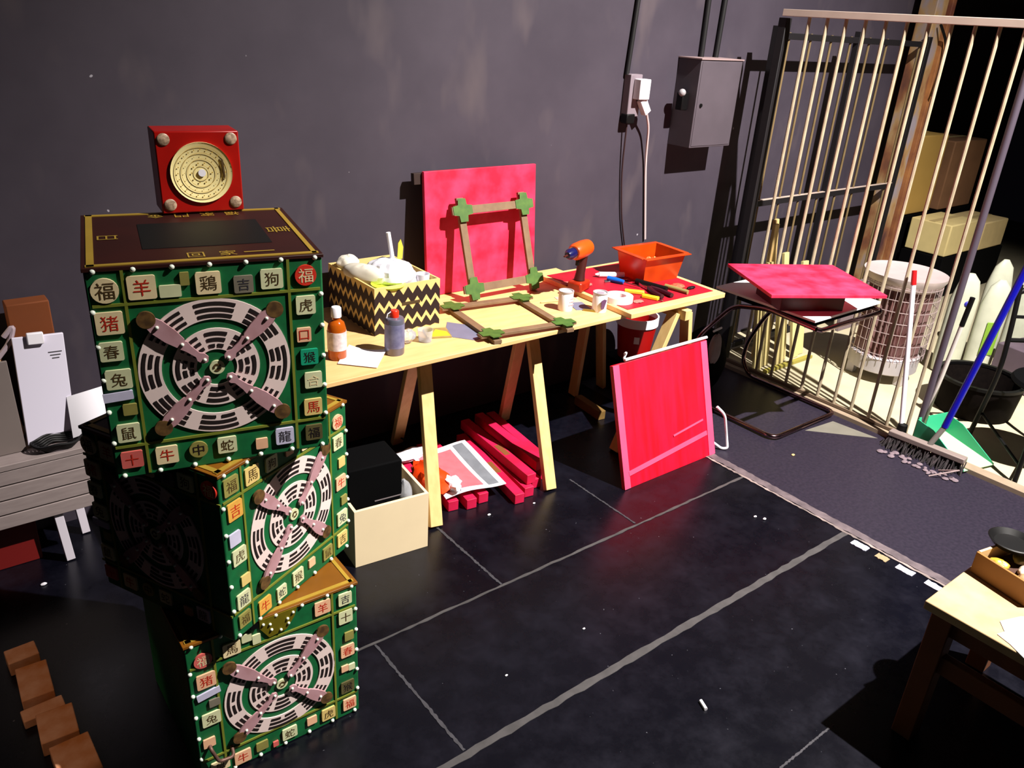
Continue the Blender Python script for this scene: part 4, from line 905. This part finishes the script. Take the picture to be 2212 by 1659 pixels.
for (c_, d_) in (((.004, -.09, .036), (.008, .18, .072)), ((.216, -.09, .036), (.008, .18, .072)), ((.11, -.176, .036), (.204, .008, .072)), ((.11, -.09, .004), (.204, .164, .008))): pb.box(c_, d_)
pb.build('box_shell', PBm, t, .001)
MB().box((.11, -.004, .037), (.204, .008, .074)).build('end_board', PEm, t, .001)
for i, (x, y, r_, c_, l_) in enumerate(((.045, -.05, (.022, .028, .012), (210, 170, 60), 'brass-coloured bracket near the pale end of the parts box'), (.085, -.10, (.03, .014, .012), (214, 190, 170), 'pinkish pale fitting in the middle of the parts box'), (.05, -.13, (.024, .022, .014), (190, 150, 110), 'tan wooden bit beside the left wall of the parts box'), (.13, -.06, (.028, .022, .012), (170, 160, 110), 'olive metal bit in the far right of the parts box'))):
    p = PBX @ Vector((x, y, .050)); crumple('box_fitting', l_, 'fitting', tuple(p), r_, 90+i, mat('fitting_%s' % 'abcd'[i], c_, .35, metal=.3), .2, 'fittings in the parts box')
tag(MB().box((0, 0, .014), (.17, .14, .028)).build('wood_offcut', mat('dark_offcut', (60, 30, 16), .7)), 'dark wood offcut filling the bottom of the parts box', 'offcut', loc=tuple(PBX @ Vector((.11, -.09, .009))), rz=R(-12))
tag(MB().lathe([(0, 0), (.055, 0), (.07, .018), (.066, .02), (.05, .006), (0, .006)], n=30).build('shallow_dish', BLKM), 'round black shallow dish resting on the far side of the parts box', 'dish', loc=tuple(PBX @ Vector((.135, -.02, .0745))))
tag(MB().prism([(2.125, .395), (2.15, .44), (2.162, .478), (2.19, .470), (2.225, .497), (2.30, .47), (2.36, .40), (2.28, .37), (2.20, .385)], .5, .5015).build('bench_paper', WHITE), 'bright white torn paper on the bench in front of the parts box', 'paper')

# ================================================================== LEFT SIDE
SZ = .46
t = thing('plank_stand', 'low white-legged stand with grey plank front behind the crates', 'stand', (.0, 2.99, 0))
GPm = mat('grey_plank', (150, 136, 134), .7, var=.35, scale=12, stretch=(1, 6, 6), rgb2=(116, 102, 102))
MB().box((.03, .01, SZ-.011), (.80, .28, .022)).build('top_board', GPm, t, .002)
for k in range(4): MB().box((.20, -.118, SZ-.05-.056*k), (.46, .02, .051)).build('front_plank', GPm, t, .002)
MB().box((.40, .02, SZ-.13), (.018, .24, .21)).build('side_panel', GPm, t, .002)
for (x, y) in ((.30, -.10), (.385, .05), (-.33, -.09), (-.33, .11)): MB().beam((x-.015, y, SZ-.025), (x+.01, y, .004), .030, .030, (0, 1, 0)).build('leg', mat('white_painted_leg', (222, 214, 226), .5), t, .002)
tag(MB().box((0, 0, .10), (.16, .10, .20)).build('dark_red_box', mat('oxblood_box', (110, 14, 12), .6), None, .003), 'dark red box on the floor under the plank stand', 'box', loc=(.15, 3.00, 0))
t = thing('document_stand', 'white upright sheet holder with clip and printed mark on the plank stand', 'holder', (.335, 2.955, SZ))
pmx = Matrix.Rotation(R(-4), 4, 'X') @ Matrix.Rotation(R(3), 4, 'Y')
MB().box((0, .0, .20), (.155, .014, .395), pmx).build('white_sheet', mat('white_sheet', (226, 220, 238), .6), t, .002)
MB().box((-.01, -.014, .392), (.05, .018, .04), pmx).build('clip', WHITE, t, .003)
for k in range(3): MB().box((.045, -.0078, .335-.011*k), (.042-.010*k, .001, .003), pmx).build('printed_line', INKG, t)
tag(MB().sheet([(-.07, -.02, .0), (.06, -.05, .04), (.065, .02, .16), (-.06, .03, .14)], .002, 10, 8, lambda u, v: .012*sin(u*3)).build('loose_sheet', WHITE), 'bright white loose sheet between the sheet holder and the crates', 'paper', loc=(.465, 2.93, SZ+.02))
cbm = MB()
for k in range(5):
    rr = .055+.007*k; cbm.tube([(rr*cos(2*pi*j/28), rr*.6*sin(2*pi*j/28), .008+.006*k+.004*sin(j)) for j in range(28)], .0045, 6, closed=True)
tag(cbm.build('coiled_cable', BLKM), 'coiled black cable on the stand in front of the white sheet holder', 'cable', loc=(.345, 2.905, SZ))
t = thing('brown_carton', 'brown cardboard box behind the white sheet holder', 'carton', (.35, 3.06, SZ))
MB().box((0, .0, .25), (.13, .07, .50)).build('carton_body', mat('umber_cardboard', (120, 60, 22), .8, var=.3), t, .004)
t = thing('cream_case', 'cream rounded case at the left edge above the grey board', 'case', (.20, 3.06, SZ))
MB().box((0, .0, .26), (.13, .10, .52), Matrix.Rotation(R(-4), 4, 'Y')).build('case_body', mat('cream_case', (236, 206, 160), .5), t, .02)
MB().tube(smooth_path([(.06, -.055, .40), (.095, -.06, .44), (.075, -.06, .38), (.03, -.06, .33)], .03), .009, 8).build('strap', mat('mauve_strap', (180, 160, 170), .5), t)
tag(MB().box((0, 0, .165), (.46, .012, .33), Matrix.Rotation(R(-5), 4, 'X')).build('grey_board', mat('grey_brown_board', (120, 108, 104), .7, var=.3, scale=3), None, .002), 'grey board standing on the plank stand left of the white sheet holder', 'board', loc=(.02, 2.94, SZ+.001))
# wooden blocks lower left
BK = mat('tan_wood_block', (206, 156, 126), .85, var=1, scale=12, rgb2=(180, 112, 60))
bl = [(.075, 2.40, .085, .07, .05, 'farthest one'), (.085, 2.255, .085, .15, .05, 'second from the far end'), (.085, 2.145, .11, .05, .03, 'thin one in the middle'), (.105, 2.045, .095, .12, .05, 'second from the near end'), (.12, 1.89, .10, .15, .05, 'nearest one')]
for (x, y, w_, d_, h, l_) in bl:
    tag(MB().box((0, 0, h/2), (w_, d_, h)).build('wood_block', BK, None, .003), 'tan wooden block in the row at lower left, ' + l_, 'block', 'row of wooden blocks at lower left', (x, y, 0), R(random.uniform(-3, 3)))

# ================================================================== FLOOR DEBRIS
tag(MB().tube([(-.018, 0, .006), (.018, 0, .006)], .006, 10).build('white_plug_stub', WPLA), 'short white plastic stub lying on the black floor', 'stub', loc=(1.735, 1.045, 0), rz=R(68))
for i, (x, y, r_, l_) in enumerate(((1.80, 2.27, .006, 'white dot on the floor beside the red bars'), (2.02, 2.235, .005, 'small cream dot on the floor in front of the red bar ends'), (2.78, 1.62, .006, 'white crumb on the floor right of the red reflection'), (2.80, 1.585, .007, 'larger white crumb beside the first crumb'), (3.42, 1.86, .008, 'tan wood chip near the floor joint'), (1.66, 1.52, .004, 'tiny white speck in the open floor'), (1.30, 1.50, .004, 'tiny pale speck left of the floor centre'), (.20, 2.78, .008, 'small white scrap in the dark left of the crates'))):
    crumple('crumb', l_, 'crumb', (x, y, r_*.6), (r_*1.6, r_, r_*.6), 200+i, WPLA if i != 4 else PINE, .25, 'crumbs on the floor', n=5)

bpy.data.objects.remove(_fo); bpy.data.curves.remove(_fc)
